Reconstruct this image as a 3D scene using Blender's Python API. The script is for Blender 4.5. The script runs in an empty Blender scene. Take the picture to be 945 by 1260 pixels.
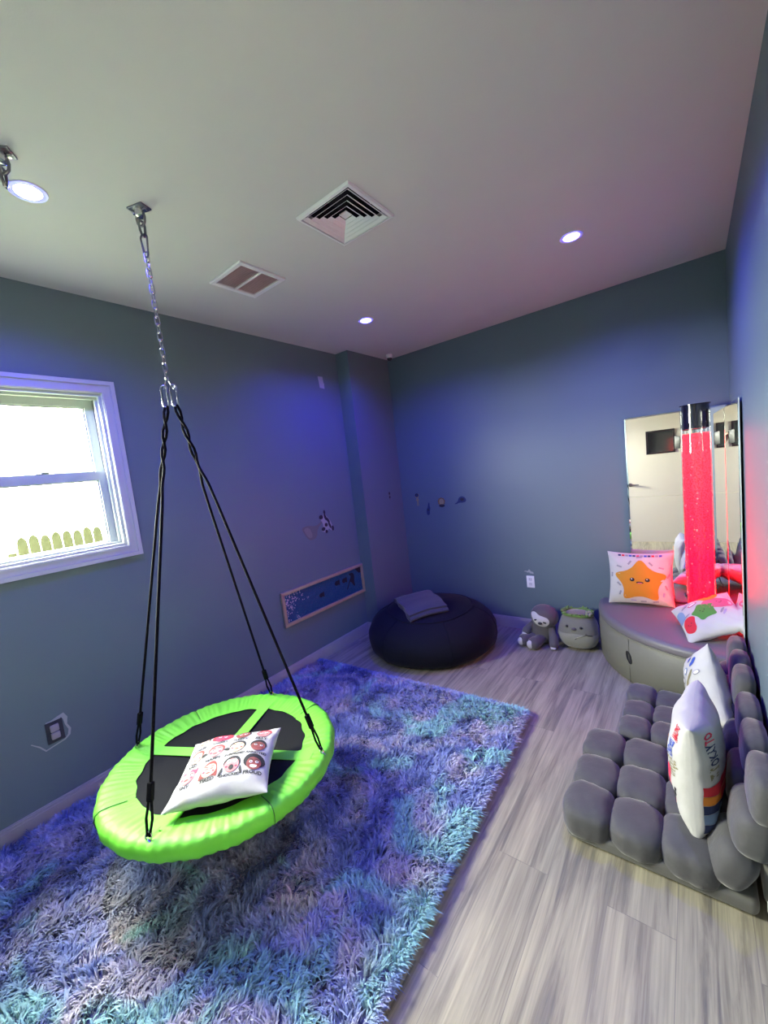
import bpy, math, random
import numpy as np
from mathutils import Vector, Matrix, Euler
S = bpy.context.scene
COL = S.collection
PI = math.pi
R_ = random.Random(7)
RNG = np.random.RandomState(5)

# ------------------------------------------------------------------ room numbers
W, H = 2.60, 2.50            # right wall, ceiling
YF = -3.65                   # wall behind the camera
XC, YC = 0.135, -0.573       # boxed-out corner column
HB = 0.094                   # baseboard height
CAM = Vector((2.4173, -3.2341, 1.4461))

# ------------------------------------------------------------------ mesh builder
class MB:
    def __init__(s): s.v = []; s.f = []; s.m = []; s.n = 0
    def add(s, V, F, mi=0):
        V = np.asarray(V, float).reshape(-1, 3)
        s.v.append(V); o = s.n
        for f in F:
            s.f.append(tuple(int(i) + o for i in f)); s.m.append(mi)
        s.n += len(V); return s
    def box(s, lo, hi, mi=0, M=None):
        x0, y0, z0 = lo; x1, y1, z1 = hi
        V = np.array([(x0,y0,z0),(x1,y0,z0),(x1,y1,z0),(x0,y1,z0),(x0,y0,z1),(x1,y0,z1),(x1,y1,z1),(x0,y1,z1)], float)
        if M is not None: V = xf(V, M)
        return s.add(V, [(3,2,1,0),(4,5,6,7),(0,1,5,4),(1,2,6,5),(2,3,7,6),(3,0,4,7)], mi)
    def rbox(s, lo, hi, r=.01, mi=0, M=None, n=3):
        """box with rounded edges"""
        lo = np.array(lo, float); hi = np.array(hi, float); c = (lo+hi)/2; h = (hi-lo)/2
        r = min(r, h.min()*.999)
        V, F = cube_grid(n*2+2, stops=n)
        sg = np.sign(V); a = np.abs(V)
        # V here in [-1,1]; stop grid clusters towards the rim
        inner = h - r
        t = np.clip((a-.5)/.5, 0, 1)            # 0 flat part, 1 rim
        core = sg*np.minimum(a/.5, 1)*inner
        ang = np.tan(t*PI/4); d = sg*ang
        nn = np.linalg.norm(d, axis=1, keepdims=True); nn[nn == 0] = 1
        P = core + r*d/nn + c
        if M is not None: P = xf(P, M)
        return s.add(P, F, mi)
    def blob(s, c, h, n=2.0, sub=10, mi=0, M=None, fn=None):
        """superellipsoid; n = 2 ellipsoid, larger n boxier"""
        V, F = cube_grid(sub)
        V = np.tan(V*PI/4)
        P = V/((np.abs(V)**n).sum(1, keepdims=True)**(1/n))
        if fn is not None: P = fn(P)
        P = P*np.array(h, float)
        if M is not None: P = xf(P, M)
        return s.add(P+np.array(c, float), F, mi)
    def tube(s, path, r, seg=8, closed=False, mi=0, caps=True):
        P = np.array(path, float); n = len(P)
        r = np.full(n, r, float) if np.isscalar(r) else np.array(r, float)
        T = (np.roll(P,-1,0)-np.roll(P,1,0)) if closed else np.gradient(P, axis=0)
        T /= np.linalg.norm(T, axis=1, keepdims=True)
        u = np.cross(T[0], (0,0,1) if abs(T[0][2]) < .9 else (1,0,0)); u /= np.linalg.norm(u)
        V = []
        for i in range(n):
            u = u - T[i]*np.dot(u, T[i]); u /= np.linalg.norm(u); w = np.cross(T[i], u)
            for k in range(seg):
                a = 2*PI*k/seg; V.append(P[i]+r[i]*(math.cos(a)*u+math.sin(a)*w))
        F = []
        for i in range(n if closed else n-1):
            j = (i+1) % n
            for k in range(seg):
                l = (k+1) % seg; F.append((i*seg+k, i*seg+l, j*seg+l, j*seg+k))
        if not closed and caps:
            F.append(tuple(range(seg-1,-1,-1))); F.append(tuple((n-1)*seg+k for k in range(seg)))
        return s.add(V, F, mi)
    def lathe(s, prof, seg=48, c=(0,0,0), mi=0, M=None, a0=0, a1=2*PI):
        full = abs(a1-a0-2*PI) < 1e-6
        na = seg if full else seg+1
        V = []
        for (r, z) in prof:
            for k in range(na):
                a = a0+(a1-a0)*k/seg; V.append((r*math.cos(a), r*math.sin(a), z))
        F = []
        for i in range(len(prof)-1):
            for k in range(seg):
                l = (k+1) % na
                F.append((i*na+k, i*na+l, (i+1)*na+l, (i+1)*na+k))
        V = np.array(V)
        if M is not None: V = xf(V, M)
        return s.add(V+np.array(c, float), F, mi)
    def prism(s, pts, fn, h, mi=0):
        """pts 2-D outline, fn(x, y, t) -> 3-D for t = 0 (back) and 1 (front)"""
        n = len(pts)
        V = [fn(x, y, 0) for x, y in pts]+[fn(x, y, h) for x, y in pts]
        F = [tuple(range(n-1,-1,-1)), tuple(range(n, 2*n))]
        for i in range(n):
            j = (i+1) % n; F.append((i, j, n+j, n+i))
        return s.add(V, F, mi)
    def grid(s, fn, nu, nv, mi=0, flip=False):
        V = [fn(i/nu, j/nv) for j in range(nv+1) for i in range(nu+1)]
        F = []
        for j in range(nv):
            for i in range(nu):
                a = j*(nu+1)+i; q = (a, a+1, a+nu+2, a+nu+1)
                F.append(q[::-1] if flip else q)
        return s.add(V, F, mi)
    def build(s, name, mats, parent=None, smooth=True, angle=40, local=False):
        me = bpy.data.meshes.new(name)
        V = np.concatenate(s.v)
        if parent is not None and not local:
            p = parent; off = np.zeros(3)
            while p is not None: off += np.array(p.location); p = p.parent
            V = V-off
        me.from_pydata(V.tolist(), [], s.f)
        if not isinstance(mats, (list, tuple)): mats = [mats]
        for m in mats: me.materials.append(m)
        me.polygons.foreach_set('material_index', s.m)
        if smooth:
            me.polygons.foreach_set('use_smooth', [True]*len(me.polygons))
            try: me.set_sharp_from_angle(angle=math.radians(angle))
            except Exception: pass
        me.update()
        o = bpy.data.objects.new(name, me); COL.objects.link(o)
        if parent is not None: o.parent = parent
        return o
def xf(V, M):
    M = np.array(M); return V@M[:3,:3].T+M[:3,3]
_cg = {}
def cube_grid(n, stops=None):
    key = (n, stops)
    if key in _cg: return _cg[key]
    if stops: 
        t = np.concatenate([-1+.5*np.arange(stops)/stops, [-.5], [.5], .5+.5*(np.arange(stops)+1)/stops])
    else: t = np.linspace(-1, 1, n+1)
    k = len(t); idx = {}; V = []; F = []
    def vi(p):
        q = tuple(round(c, 6) for c in p)
        if q not in idx: idx[q] = len(V); V.append(p)
        return idx[q]
    for ax in range(3):
        for sg in (-1, 1):
            for i in range(k-1):
                for j in range(k-1):
                    q = []
                    for a, b in ((i,j),(i+1,j),(i+1,j+1),(i,j+1)):
                        p = [0,0,0]; p[ax] = sg; p[(ax+1)%3] = t[a]; p[(ax+2)%3] = t[b]; q.append(vi(tuple(p)))
                    F.append(tuple(q) if sg > 0 else tuple(q[::-1]))
    _cg[key] = (np.array(V, float), F); return _cg[key]
def Tm(loc=(0,0,0), rot=(0,0,0)):
    return Matrix.Translation(loc) @ Euler(rot).to_matrix().to_4x4()

def tag(o, label=None, cat=None, group=None, kind=None):
    if label: o['label'] = label
    if cat: o['category'] = cat
    if group: o['group'] = group
    if kind: o['kind'] = kind
    return o
def thing(name, loc, label, cat, group=None, rot=None):
    o = bpy.data.objects.new(name, None); COL.objects.link(o); o.location = loc
    o.empty_display_size = .05
    if rot is not None: o.rotation_euler = rot
    return tag(o, label, cat, group)
def copy_tree(o, parent=None):
    c = o.copy(); COL.objects.link(c)
    if parent is not None: c.parent = parent
    for ch in list(o.children): copy_tree(ch, c)
    return c

# ------------------------------------------------------------------ materials
def mat(name, col, rough=.6, metal=0, spec=.5, sheen=0, bump=0, bscale=80, var=0, vscale=6, coat=0, bdist=.003):
    m = bpy.data.materials.new(name); m.use_nodes = True
    nt = m.node_tree; b = nt.nodes['Principled BSDF']
    b.inputs['Base Color'].default_value = (*col, 1); b.inputs['Roughness'].default_value = rough
    b.inputs['Metallic'].default_value = metal; b.inputs['Specular IOR Level'].default_value = spec
    if sheen: b.inputs['Sheen Weight'].default_value = sheen; b.inputs['Sheen Roughness'].default_value = .4
    if coat: b.inputs['Coat Weight'].default_value = coat
    tc = nt.nodes.new('ShaderNodeTexCoord')
    if var:
        n = nt.nodes.new('ShaderNodeTexNoise'); n.inputs['Scale'].default_value = vscale; n.inputs['Detail'].default_value = 4
        nt.links.new(tc.outputs['Object'], n.inputs['Vector'])
        mx = nt.nodes.new('ShaderNodeMix'); mx.data_type = 'RGBA'
        mx.inputs[6].default_value = (*[c*(1-var) for c in col], 1); mx.inputs[7].default_value = (*[min(1, c*(1+var)) for c in col], 1)
        nt.links.new(n.outputs['Fac'], mx.inputs[0]); nt.links.new(mx.outputs[2], b.inputs['Base Color'])
    if bump:
        n = nt.nodes.new('ShaderNodeTexNoise'); n.inputs['Scale'].default_value = bscale; n.inputs['Detail'].default_value = 3
        nt.links.new(tc.outputs['Object'], n.inputs['Vector'])
        bp = nt.nodes.new('ShaderNodeBump'); bp.inputs['Strength'].default_value = bump; bp.inputs['Distance'].default_value = bdist
        nt.links.new(n.outputs['Fac'], bp.inputs['Height']); nt.links.new(bp.outputs[0], b.inputs['Normal'])
    return m
def emis(name, col, st):
    m = bpy.data.materials.new(name); m.use_nodes = True; nt = m.node_tree
    nt.nodes.remove(nt.nodes['Principled BSDF'])
    e = nt.nodes.new('ShaderNodeEmission'); e.inputs[0].default_value = (*col, 1); e.inputs[1].default_value = st
    nt.links.new(e.outputs[0], nt.nodes['Material Output'].inputs[0]); return m
def clear(name, tint=(1,1,1), f0=.08):
    """thin clear sheet: straight-through transmission plus a surface reflection"""
    m = bpy.data.materials.new(name); m.use_nodes = True; nt = m.node_tree
    nt.nodes.remove(nt.nodes['Principled BSDF'])
    t = nt.nodes.new('ShaderNodeBsdfTransparent'); t.inputs[0].default_value = (*tint, 1)
    g = nt.nodes.new('ShaderNodeBsdfGlossy'); g.inputs['Roughness'].default_value = .03
    lw = nt.nodes.new('ShaderNodeLayerWeight'); lw.inputs[0].default_value = .25
    mr = nt.nodes.new('ShaderNodeMath'); mr.operation = 'MULTIPLY_ADD'; mr.inputs[1].default_value = .55; mr.inputs[2].default_value = f0*.5
    mx = nt.nodes.new('ShaderNodeMixShader')
    nt.links.new(lw.outputs['Facing'], mr.inputs[0]); nt.links.new(mr.outputs[0], mx.inputs[0])
    nt.links.new(t.outputs[0], mx.inputs[1]); nt.links.new(g.outputs[0], mx.inputs[2])
    nt.links.new(mx.outputs[0], nt.nodes['Material Output'].inputs[0]); return m

M_wall = mat('wall_paint', (.112,.158,.182), .46, spec=.30, bump=.08, bscale=220, var=.03, vscale=3)
M_ceil = mat('ceiling_paint', (.62,.61,.60), .8, bump=.10, bscale=260, var=.02)
M_base = mat('baseboard_paint', (.36,.345,.35), .5, var=.04)
M_white = mat('white_trim', (.50,.51,.48), .4)
M_vinyl = mat('white_vinyl', (.46,.50,.46), .35)
M_cream = mat('cream_paint', (.56,.53,.44), .45, var=.03)
M_plastic = mat('white_plastic', (.78,.78,.80), .35)
M_black = mat('black_plastic', (.012,.012,.015), .3)
M_dark = mat('dark_void', (.01,.01,.011), .9)
M_chrome = mat('steel', (.55,.55,.57), .22, metal=1)
M_steel_d = mat('dark_steel', (.22,.22,.24), .3, metal=1)
M_mirror = mat('mirror_silver', (.92,.93,.93), .004, metal=1)
M_rope = mat('black_rope', (.004,.004,.005), .9, spec=.08, bump=.6, bscale=300)
M_green = mat('green_vinyl', (.135,.56,.030), .58, bump=.25, bscale=35, var=.06, vscale=20, bdist=.004)
M_greenweb = mat('green_webbing', (.15,.58,.04), .6, bump=.2, bscale=200)
M_mesh = mat('black_mat_mesh', (.007,.0075,.009), .85, spec=.15, bump=.3, bscale=400)
M_bean = mat('navy_suede', (.0045,.0055,.011), .85, spec=.2, sheen=.06, bump=.25, bscale=120, var=.12, vscale=9)
M_beantop = mat('navy_suede_panel', (.003,.0035,.009), .7, spec=.2, sheen=.05, bump=.25, bscale=60)
M_blank = mat('slate_fleece', (.040,.046,.066), .9, sheen=.3, bump=.4, bscale=160)
M_lounge = mat('grey_velour', (.060,.059,.061), .8, sheen=.35, bump=.45, bscale=26, bdist=.006, var=.2, vscale=14)
M_loungew = mat('grey_velour_welt', (.095,.093,.085), .8, sheen=.3, bump=.2, bscale=90)
M_pod = mat('olive_vinyl', (.145,.145,.112), .55, bump=.12, bscale=150, var=.04)
M_podtop = mat('taupe_vinyl', (.125,.115,.120), .48, bump=.12, bscale=150, var=.04)
M_cloth = mat('white_canvas', (.43,.425,.41), .85, bump=.3, bscale=45, bdist=.004)
M_sloth = mat('grey_plush', (.085,.078,.082), .95, sheen=.3, bump=.7, bscale=180)
M_plushw = mat('white_plush', (.50,.48,.49), .95, sheen=.4, bump=.5, bscale=200)
M_olivep = mat('olive_plush', (.165,.165,.128), .95, sheen=.5, bump=.4, bscale=180)
M_olivel = mat('pale_olive_plush', (.24,.24,.19), .95, sheen=.5, bump=.4, bscale=180)
M_leaf = mat('leaf_green_plush', (.12,.22,.045), .9, sheen=.3, bump=.5, bscale=150, var=.3, vscale=40)
M_wood = mat('pale_wood', (.36,.27,.17), .5, var=.15, vscale=12)
M_glasswin = clear('window_glass', (.97,.99,.97), .05)
M_acrylic = clear('clear_acrylic', (.97,.97,.98), .08)
def flat(name, c): return mat(name, c, .8)
P = dict(ink=flat('ink_black', (.012,.012,.014)), red=flat('ink_red', (.50,.015,.03)), crim=flat('ink_crimson', (.60,.03,.08)),
         yel=flat('ink_yellow', (.44,.19,.007)), org=flat('ink_orange', (.62,.20,.02)), grn=flat('ink_green', (.05,.22,.03)),
         pink=flat('ink_pink', (.45,.09,.16)), navy=flat('ink_navy', (.018,.03,.10)), blue=flat('ink_blue', (.03,.07,.35)),
         sky=flat('ink_sky', (.16,.24,.38)), gry=flat('ink_grey', (.22,.22,.25)), olive=flat('ink_olive', (.20,.18,.09)),
         skin1=flat('ink_peach', (.72,.33,.28)), skin2=flat('ink_rose', (.66,.20,.20)), skin3=flat('ink_tan', (.62,.40,.27)),
         skin4=flat('ink_brown', (.22,.055,.05)), hair1=flat('ink_auburn', (.20,.03,.025)), white=flat('ink_white', (.85,.83,.8)),
         lav=flat('ink_lavender', (.30,.26,.42)))
PK = list(P); PM = [P[k] for k in PK]

# ------------------------------------------------------------------ camera
cd = bpy.data.cameras.new('camera'); co = bpy.data.objects.new('camera', cd); COL.objects.link(co)
yaw, pitch, roll = -0.664, -0.099, -0.1133
fw = Vector((math.sin(yaw)*math.cos(pitch), math.cos(yaw)*math.cos(pitch), math.sin(pitch)))
r0 = Vector((math.cos(yaw), -math.sin(yaw), 0)); u0 = r0.cross(fw)
rr = r0*math.cos(roll)+u0*math.sin(roll); uu = -r0*math.sin(roll)+u0*math.cos(roll)
co.matrix_world = Matrix(((rr.x, uu.x, -fw.x, CAM.x), (rr.y, uu.y, -fw.y, CAM.y), (rr.z, uu.z, -fw.z, CAM.z), (0,0,0,1)))
cd.sensor_fit = 'VERTICAL'; cd.sensor_height = 24; cd.lens = 492.446*24/1260; cd.clip_start = .004; cd.clip_end = 200
S.camera = co
S.view_settings.view_transform = 'Standard'; S.view_settings.look = 'None'
S.view_settings.exposure = 0; S.view_settings.gamma = 1; S.view_settings.use_curve_mapping = False

# ------------------------------------------------------------------ room shell
def plate(mb, axis, v0, v1, a0, a1, b0, b1, holes, mi=0):
    """slab across `axis`, spanning (a, b) on the other two axes, with rectangular holes"""
    A = sorted({a0, a1, *[h[0] for h in holes], *[h[1] for h in holes]})
    B = sorted({b0, b1, *[h[2] for h in holes], *[h[3] for h in holes]})
    for i in range(len(A)-1):
        for j in range(len(B)-1):
            ca = (A[i]+A[i+1])/2; cb = (B[j]+B[j+1])/2
            if any(h[0] < ca < h[1] and h[2] < cb < h[3] for h in holes): continue
            lo = [0]*3; hi = [0]*3; lo[axis] = v0; hi[axis] = v1
            o = [k for k in range(3) if k != axis]
            lo[o[0]], hi[o[0]] = A[i], A[i+1]; lo[o[1]], hi[o[1]] = B[j], B[j+1]
            mb.box(lo, hi, mi)
    return mb
def struct(name, mb, m, parent=None, smooth=False):
    o = mb.build(name, m, parent, smooth=smooth)
    if parent is None: o['kind'] = 'structure'
    return o
T = .14
WY0, WY1, WZ0, WZ1 = -3.345, -2.402, 1.212, 2.014       # window opening
DX0, DX1, DZ = 1.78, 2.525, 2.03                         # door opening
struct('wall_left', plate(MB(), 0, -T, 0, YF-T, T, -.02, H+.02, [(WY0, WY1, WZ0, WZ1)]), M_wall)
struct('wall_back', MB().box((0, 0, -.02), (W+T, T, H+.02)), M_wall)
EY0, EY1 = -3.60, -2.78                                  # doorway the photographer stands in
struct('wall_right', plate(MB(), 0, W, W+T, YF-T, 0, -.02, H+.02, [(EY0, EY1, -.03, DZ)]), M_wall)
struct('wall_front', plate(MB(), 1, YF-T, YF, 0, W, -.02, H+.02, [(DX0, DX1, -.03, DZ)]), M_wall)
struct('wall_corner', MB().box((0, YC, 0), (XC, 0, H)), M_wall)
VA = (1.3235, -1.867, .118)       # supply diffuser centre and half neck
VB = (.640, -1.872, .118)
struct('ceiling', plate(MB(), 2, H, H+.10, 0, W, YF, 0, [(VA[0]-VA[2], VA[0]+VA[2], VA[1]-VA[2], VA[1]+VA[2])]), M_ceil)

# floor: grey vinyl planks running away from the door
mf = bpy.data.materials.new('vinyl_planks'); mf.use_nodes = True; nt = mf.node_tree; bs = nt.nodes['Principled BSDF']
N = nt.nodes.new; L = nt.links.new
tc = N('ShaderNodeTexCoord'); mp = N('ShaderNodeMapping'); mp.inputs['Rotation'].default_value = (0, 0, PI/2)
L(tc.outputs['Object'], mp.inputs[0])
br = N('ShaderNodeTexBrick'); br.offset = .37; br.inputs['Scale'].default_value = 1
br.inputs['Brick Width'].default_value = 1.22; br.inputs['Row Height'].default_value = .18; br.inputs['Mortar Size'].default_value = .0012
br.inputs['Color1'].default_value = (0,0,0,1); br.inputs['Color2'].default_value = (1,1,1,1); br.inputs['Mortar'].default_value = (.5,.5,.5,1)
br.inputs['Bias'].default_value = 0
L(mp.outputs[0], br.inputs['Vector'])
# grain: noise stretched along the plank, shifted per plank
sc = N('ShaderNodeVectorMath'); sc.operation = 'MULTIPLY'; sc.inputs[1].default_value = (1.1, 17, 1)
L(mp.outputs[0], sc.inputs[0])
sh = N('ShaderNodeVectorMath'); sh.operation = 'MULTIPLY_ADD'; sh.inputs[1].default_value = (7, 3, 11)
L(br.outputs['Color'], sh.inputs[0]); L(sc.outputs[0], sh.inputs[2])
n1 = N('ShaderNodeTexNoise'); n1.inputs['Scale'].default_value = 1.3; n1.inputs['Detail'].default_value = 7; n1.inputs['Roughness'].default_value = .62; n1.inputs['Distortion'].default_value = .9
L(sh.outputs[0], n1.inputs['Vector'])
sc2 = N('ShaderNodeVectorMath'); sc2.operation = 'MULTIPLY'; sc2.inputs[1].default_value = (2.4, 95, 1); L(mp.outputs[0], sc2.inputs[0])
n2 = N('ShaderNodeTexNoise'); n2.inputs['Scale'].default_value = 1.5; n2.inputs['Detail'].default_value = 4; L(sc2.outputs[0], n2.inputs['Vector'])
cr = N('ShaderNodeValToRGB'); e = cr.color_ramp.elements
e[0].position = .27; e[0].color = (.10,.094,.092,1); e[1].position = .74; e[1].color = (.39,.35,.24,1)
x = e.new(.42); x.color = (.205,.185,.135,1); x = e.new(.53); x.color = (.29,.265,.19,1)
L(n1.outputs['Fac'], cr.inputs[0])
mx = N('ShaderNodeMix'); mx.data_type = 'RGBA'; mx.blend_type = 'OVERLAY'; mx.inputs[0].default_value = .38
L(cr.outputs[0], mx.inputs[6]); L(n2.outputs['Fac'], mx.inputs[7])
mo = N('ShaderNodeMix'); mo.data_type = 'RGBA'; mo.inputs[7].default_value = (.10,.095,.09,1)
fm = N('ShaderNodeMath'); fm.operation = 'MULTIPLY'; fm.inputs[1].default_value = .45
L(br.outputs['Fac'], fm.inputs[0]); L(fm.outputs[0], mo.inputs[0]); L(mx.outputs[2], mo.inputs[6])
L(mo.outputs[2], bs.inputs['Base Color']); bs.inputs['Roughness'].default_value = .42; bs.inputs['Specular IOR Level'].default_value = .35
bp = N('ShaderNodeBump'); bp.inputs['Strength'].default_value = .12; bp.inputs['Distance'].default_value = .002
L(n2.outputs['Fac'], bp.inputs['Height']); L(bp.outputs[0], bs.inputs['Normal'])
struct('floor', MB().box((-T, YF-T, -.08), (W+1.3, T, 0)), mf)
HX = W+1.15
mb = MB(); mb.box((HX, YF-.5, -.02), (HX+.1, -2.2, H)); mb.box((W+T, -2.3, -.02), (HX, -2.2, H)); mb.box((W+T, YF-.5, -.02), (HX, YF-.4, H))
struct('wall_hall', mb, M_cream)
struct('ceiling_hall', MB().box((W+T, YF-.5, H), (HX+.1, -2.2, H+.1)), M_ceil)
mb = MB(); mb.box((W-.013, EY1, 0), (W-.0005, EY1+.055, DZ+.055)); mb.box((W-.013, EY0-.045, 0), (W-.0005, EY0, DZ+.055)); mb.box((W-.013, EY0, DZ), (W-.0005, EY1, DZ+.055))
struct('trim_1', mb, M_cream)

def base(name, x0, y0, x1, y1, d):     # d: thickness direction
    mb = MB(); t = .014
    # stepped profile
    for (z0, z1, k) in ((0, HB-.018, 1), (HB-.018, HB-.006, .75), (HB-.006, HB, .4)):
        a = (min(x0, x1, x0+d[0]*t*k), min(y0, y1, y0+d[1]*t*k), z0); b = (max(x0, x1, x0+d[0]*t*k), max(y0, y1, y0+d[1]*t*k), z1)
        mb.box(a, b)
    return struct(name, mb, M_base)
base('baseboard_left', 0, YF, 0, YC, (1, 0))
base('baseboard_corner', 0, YC, XC, YC, (0, -1))
base('baseboard_back', XC, 0, 1.84, 0, (0, -1))
base('baseboard_right', W, EY1+.056, W, -.80, (-1, 0))
base('baseboard_front', .02, YF, DX0-.06, YF, (0, 1))

# window: vinyl double-hung with picture-frame casing
win = tag(bpy.data.objects.new('window_1', None), kind='structure'); COL.objects.link(win); win.location = (0, (WY0+WY1)/2, WZ0)
mb = MB(); cw = .060
def rect_frame(mb, x0, x1, y0, y1, z0, z1, w, mi=0):
    mb.box((x0, y0, z0), (x1, y1, z0+w), mi); mb.box((x0, y0, z1-w), (x1, y1, z1), mi)
    mb.box((x0, y0, z0+w), (x1, y0+w, z1-w), mi); mb.box((x0, y1-w, z0+w), (x1, y1, z1-w), mi)
rect_frame(mb, 0, .013, WY0-cw, WY1+cw, WZ0-cw, WZ1+cw, cw+.002)
rect_frame(mb, .013, .021, WY0-cw, WY1+cw, WZ0-cw, WZ1+cw, .020)
rect_frame(mb, .013, .017, WY0-.012, WY1+.012, WZ0-.012, WZ1+.012, .010)
mb.build('casing', M_white, win, smooth=False)
mb = MB(); rect_frame(mb, -T, -.001, WY0, WY1, WZ0, WZ1, .016)
rect_frame(mb, -.045, -.028, WY0+.016, WY1-.016, WZ0+.016, WZ1-.016, .012)
rect_frame(mb, -T+.005, -.122, WY0+.016, WY1-.016, WZ0+.016, WZ1-.016, .014)
mb.build('jamb', M_vinyl, win, smooth=False)
zm = 1.600
def sash(nm, x0, x1, z0, z1, w, top):
    mb = MB(); y0, y1 = WY0+.020, WY1-.020
    wb = w if top else .020
    mb.box((x0, y0, z0), (x1, y1, z0+wb)); mb.box((x0, y0, z1-w), (x1, y1, z1)); mb.box((x0, y0, z0+wb), (x1, y0+w, z1-w)); mb.box((x0, y1-w, z0+wb), (x1, y1, z1-w))
    rect_frame(mb, x0+.010, x1-.010, y0+w-.001, y1-w+.001, z0+wb-.001, z1-w+.001, .008)
    s_ = mb.build(nm, M_vinyl, win, smooth=False)
    MB().box(((x0+x1)/2-.002, y0+w, z0+wb), ((x0+x1)/2+.002, y1-w, z1-w)).build('pane', M_glasswin, s_, smooth=False)
    return s_
sash('upper_sash', -.120, -.086, zm-.022, WZ1-.018, .040, True)
lo_s = sash('lower_sash', -.084, -.050, WZ0+.010, zm+.016, .042, False)
mb = MB(); yl = -2.69
mb.rbox((-.072, yl-.028, zm+.0165), (-.052, yl+.028, zm+.023), .003); mb.rbox((-.066, yl-.006, zm+.023), (-.046, yl+.030, zm+.030), .003)
mb.build('sash_lock', M_vinyl, lo_s)

# door behind the camera: seen in the mirrors
dr = tag(bpy.data.objects.new('door_1', None), kind='structure'); COL.objects.link(dr); dr.location = ((DX0+DX1)/2, YF, 0)
mb = MB()
mb.box((DX0-.055, YF, 0), (DX0, YF+.014, DZ+.055)); mb.box((DX1, YF, 0), (W-.014, YF+.014, DZ+.055)); mb.box((DX0, YF, DZ), (DX1, YF+.014, DZ+.055))
mb.build('casing', M_cream, dr, smooth=False)
vx0, vx1, vz0, vz1 = 2.095, 2.385, 1.29, 1.57
mb = MB(); plate(mb, 1, YF-.05, YF-.006, DX0+.003, DX1-.003, .672, DZ-.003, [(vx0, vx1, vz0, vz1)])
leafu = mb.build('upper_leaf', M_cream, dr, smooth=False)
MB().box((DX0+.003, YF-.05, .006), (DX1-.003, YF-.006, .668)).build('lower_leaf', M_cream, dr, smooth=False)
mb = MB()
for a, b in (((vx0-.022, YF-.006, vz0-.022), (vx1+.022, YF+.004, vz0)), ((vx0-.022, YF-.006, vz1), (vx1+.022, YF+.004, vz1+.022)),
             ((vx0-.022, YF-.006, vz0), (vx0, YF+.004, vz1)), ((vx1, YF-.006, vz0), (vx1+.022, YF+.004, vz1))): mb.box(a, b)
mb.build('vision_frame', M_black, leafu, smooth=False)
MB().box((vx0-.002, YF-.034, vz0-.002), (vx1+.002, YF-.028, vz1+.002)).build('vision_pane', mat('opaque_dark_pane', (.03,.035,.035), .08), leafu, smooth=False)  # opaque dark colour stands in for the darkness behind the door window
mb = MB(); mb.lathe([(0,0),(.026,0),(.026,.008),(.012,.010),(.010,.04),(0,.04)], 24, (1.86, YF-.006, .85), M=Tm(rot=(-PI/2,0,0)))
mb.tube([(1.86, YF+.034, .85), (1.90, YF+.036, .85), (1.965, YF+.034, .848)], .008, 10)
mb.build('lever_handle', M_steel_d, leafu)
LED = 138
TUBE = 12.0
SKY = 215.0
SKY_DIM = .8
FENCE_Z = 1.125
FY0 = -2.008
PIL_SW = Euler((.04,-.03,math.radians(43.7))).to_matrix().to_4x4()
# ------------------------------------------------------------------ ceiling fittings
def led(x, y, label):
    t = thing('recessed_light', (x, y, H), label, 'ceiling light', 'recessed LED lights in the ceiling')
    MB().lathe([(.0375,-.001),(.0385,-.003),(.043,-.0022),(.048,-.0028),(.0525,-.0035),(.054,-.002),(.0545,0)], 48, (x, y, H)).build('trim_ring', M_plastic, t)
    MB().lathe([(0,-.0085),(.018,-.0082),(.029,-.0075),(.035,-.0060),(.0375,-.0035),(.0375,-.001)], 48, (x, y, H)).build('lens', M_led, t)
    sp = bpy.data.lights.new('lamp', 'SPOT'); sp.energy = LED; sp.color = (.045,.04,1); sp.spot_size = math.radians(156); sp.spot_blend = .75; sp.shadow_soft_size = .028
    so = bpy.data.objects.new('lamp', sp); COL.objects.link(so); so.parent = t; so.location = (0, 0, -.010)
M_led = emis('led_blue', (.075,.07,1.0), 50)
led(.700, -2.750, 'round blue-white ceiling light by the bare ceiling hook at the left')
led(.655, -.942, 'small round blue-white ceiling light nearest the security camera corner')
led(1.971, -.909, 'round blue-white ceiling light on the pink-tinted side of the ceiling')

t = thing('air_diffuser', (VA[0], VA[1], H), 'large square white ceiling air vent with nested angled louvres', 'air vent')
cx, cy, hn = VA; hn = .127
def sq_ring(mb, h0, z0, h1, z1, th=.0022):
    """sloped square ring from half-size h0 at z0 to h1 at z1"""
    q = [(-1,-1),(1,-1),(1,1),(-1,1)]
    V = [(cx+sx*h, cy+sy*h, z) for h, z in ((h0, z0), (h1, z1), (h1+th, z1), (h0+th, z0)) for sx, sy in q]
    F = []
    for k in range(4):
        l = (k+1) % 4
        for a, b in ((0,1),(1,2),(2,3),(3,0)): F.append((a*4+k, a*4+l, b*4+l, b*4+k))
    mb.add(V, F)
mb = MB(); ho = .1435
for (a0, z0, a1, z1) in ((ho, H-.001, ho-.004, H-.010), (ho-.004, H-.010, hn+.002, H-.012), (hn+.002, H-.012, hn+.001, H-.002)):
    q = [(-1,-1),(1,-1),(1,1),(-1,1)]
    mb.add([(cx+s*h, cy+u*h, z) for h, z in ((a0, z0), (a1, z1)) for s, u in q], [(k, (k+1)%4, 4+(k+1)%4, 4+k) for k in range(4)])
for sx in (-1,1):
    mb.lathe([(.004,0),(.0035,-.002),(0,-.003)], 10, (cx+sx*(ho-.012), cy, H-.0115))
mb.build('frame', M_plastic, t, smooth=False)
for k in range(5):
    mb = MB(); h1 = hn-.006-.0225*k
    sq_ring(mb, h1-.0125, H-.0005, h1, H-.0105, .0020)
    mb.build('louvre', M_plastic, t, smooth=False)
mb = MB(); mb.box((cx-.018, cy-.018, H+.002), (cx+.018, cy+.018, H+.006)); mb.build('centre_plate', M_plastic, t, smooth=False)
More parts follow.
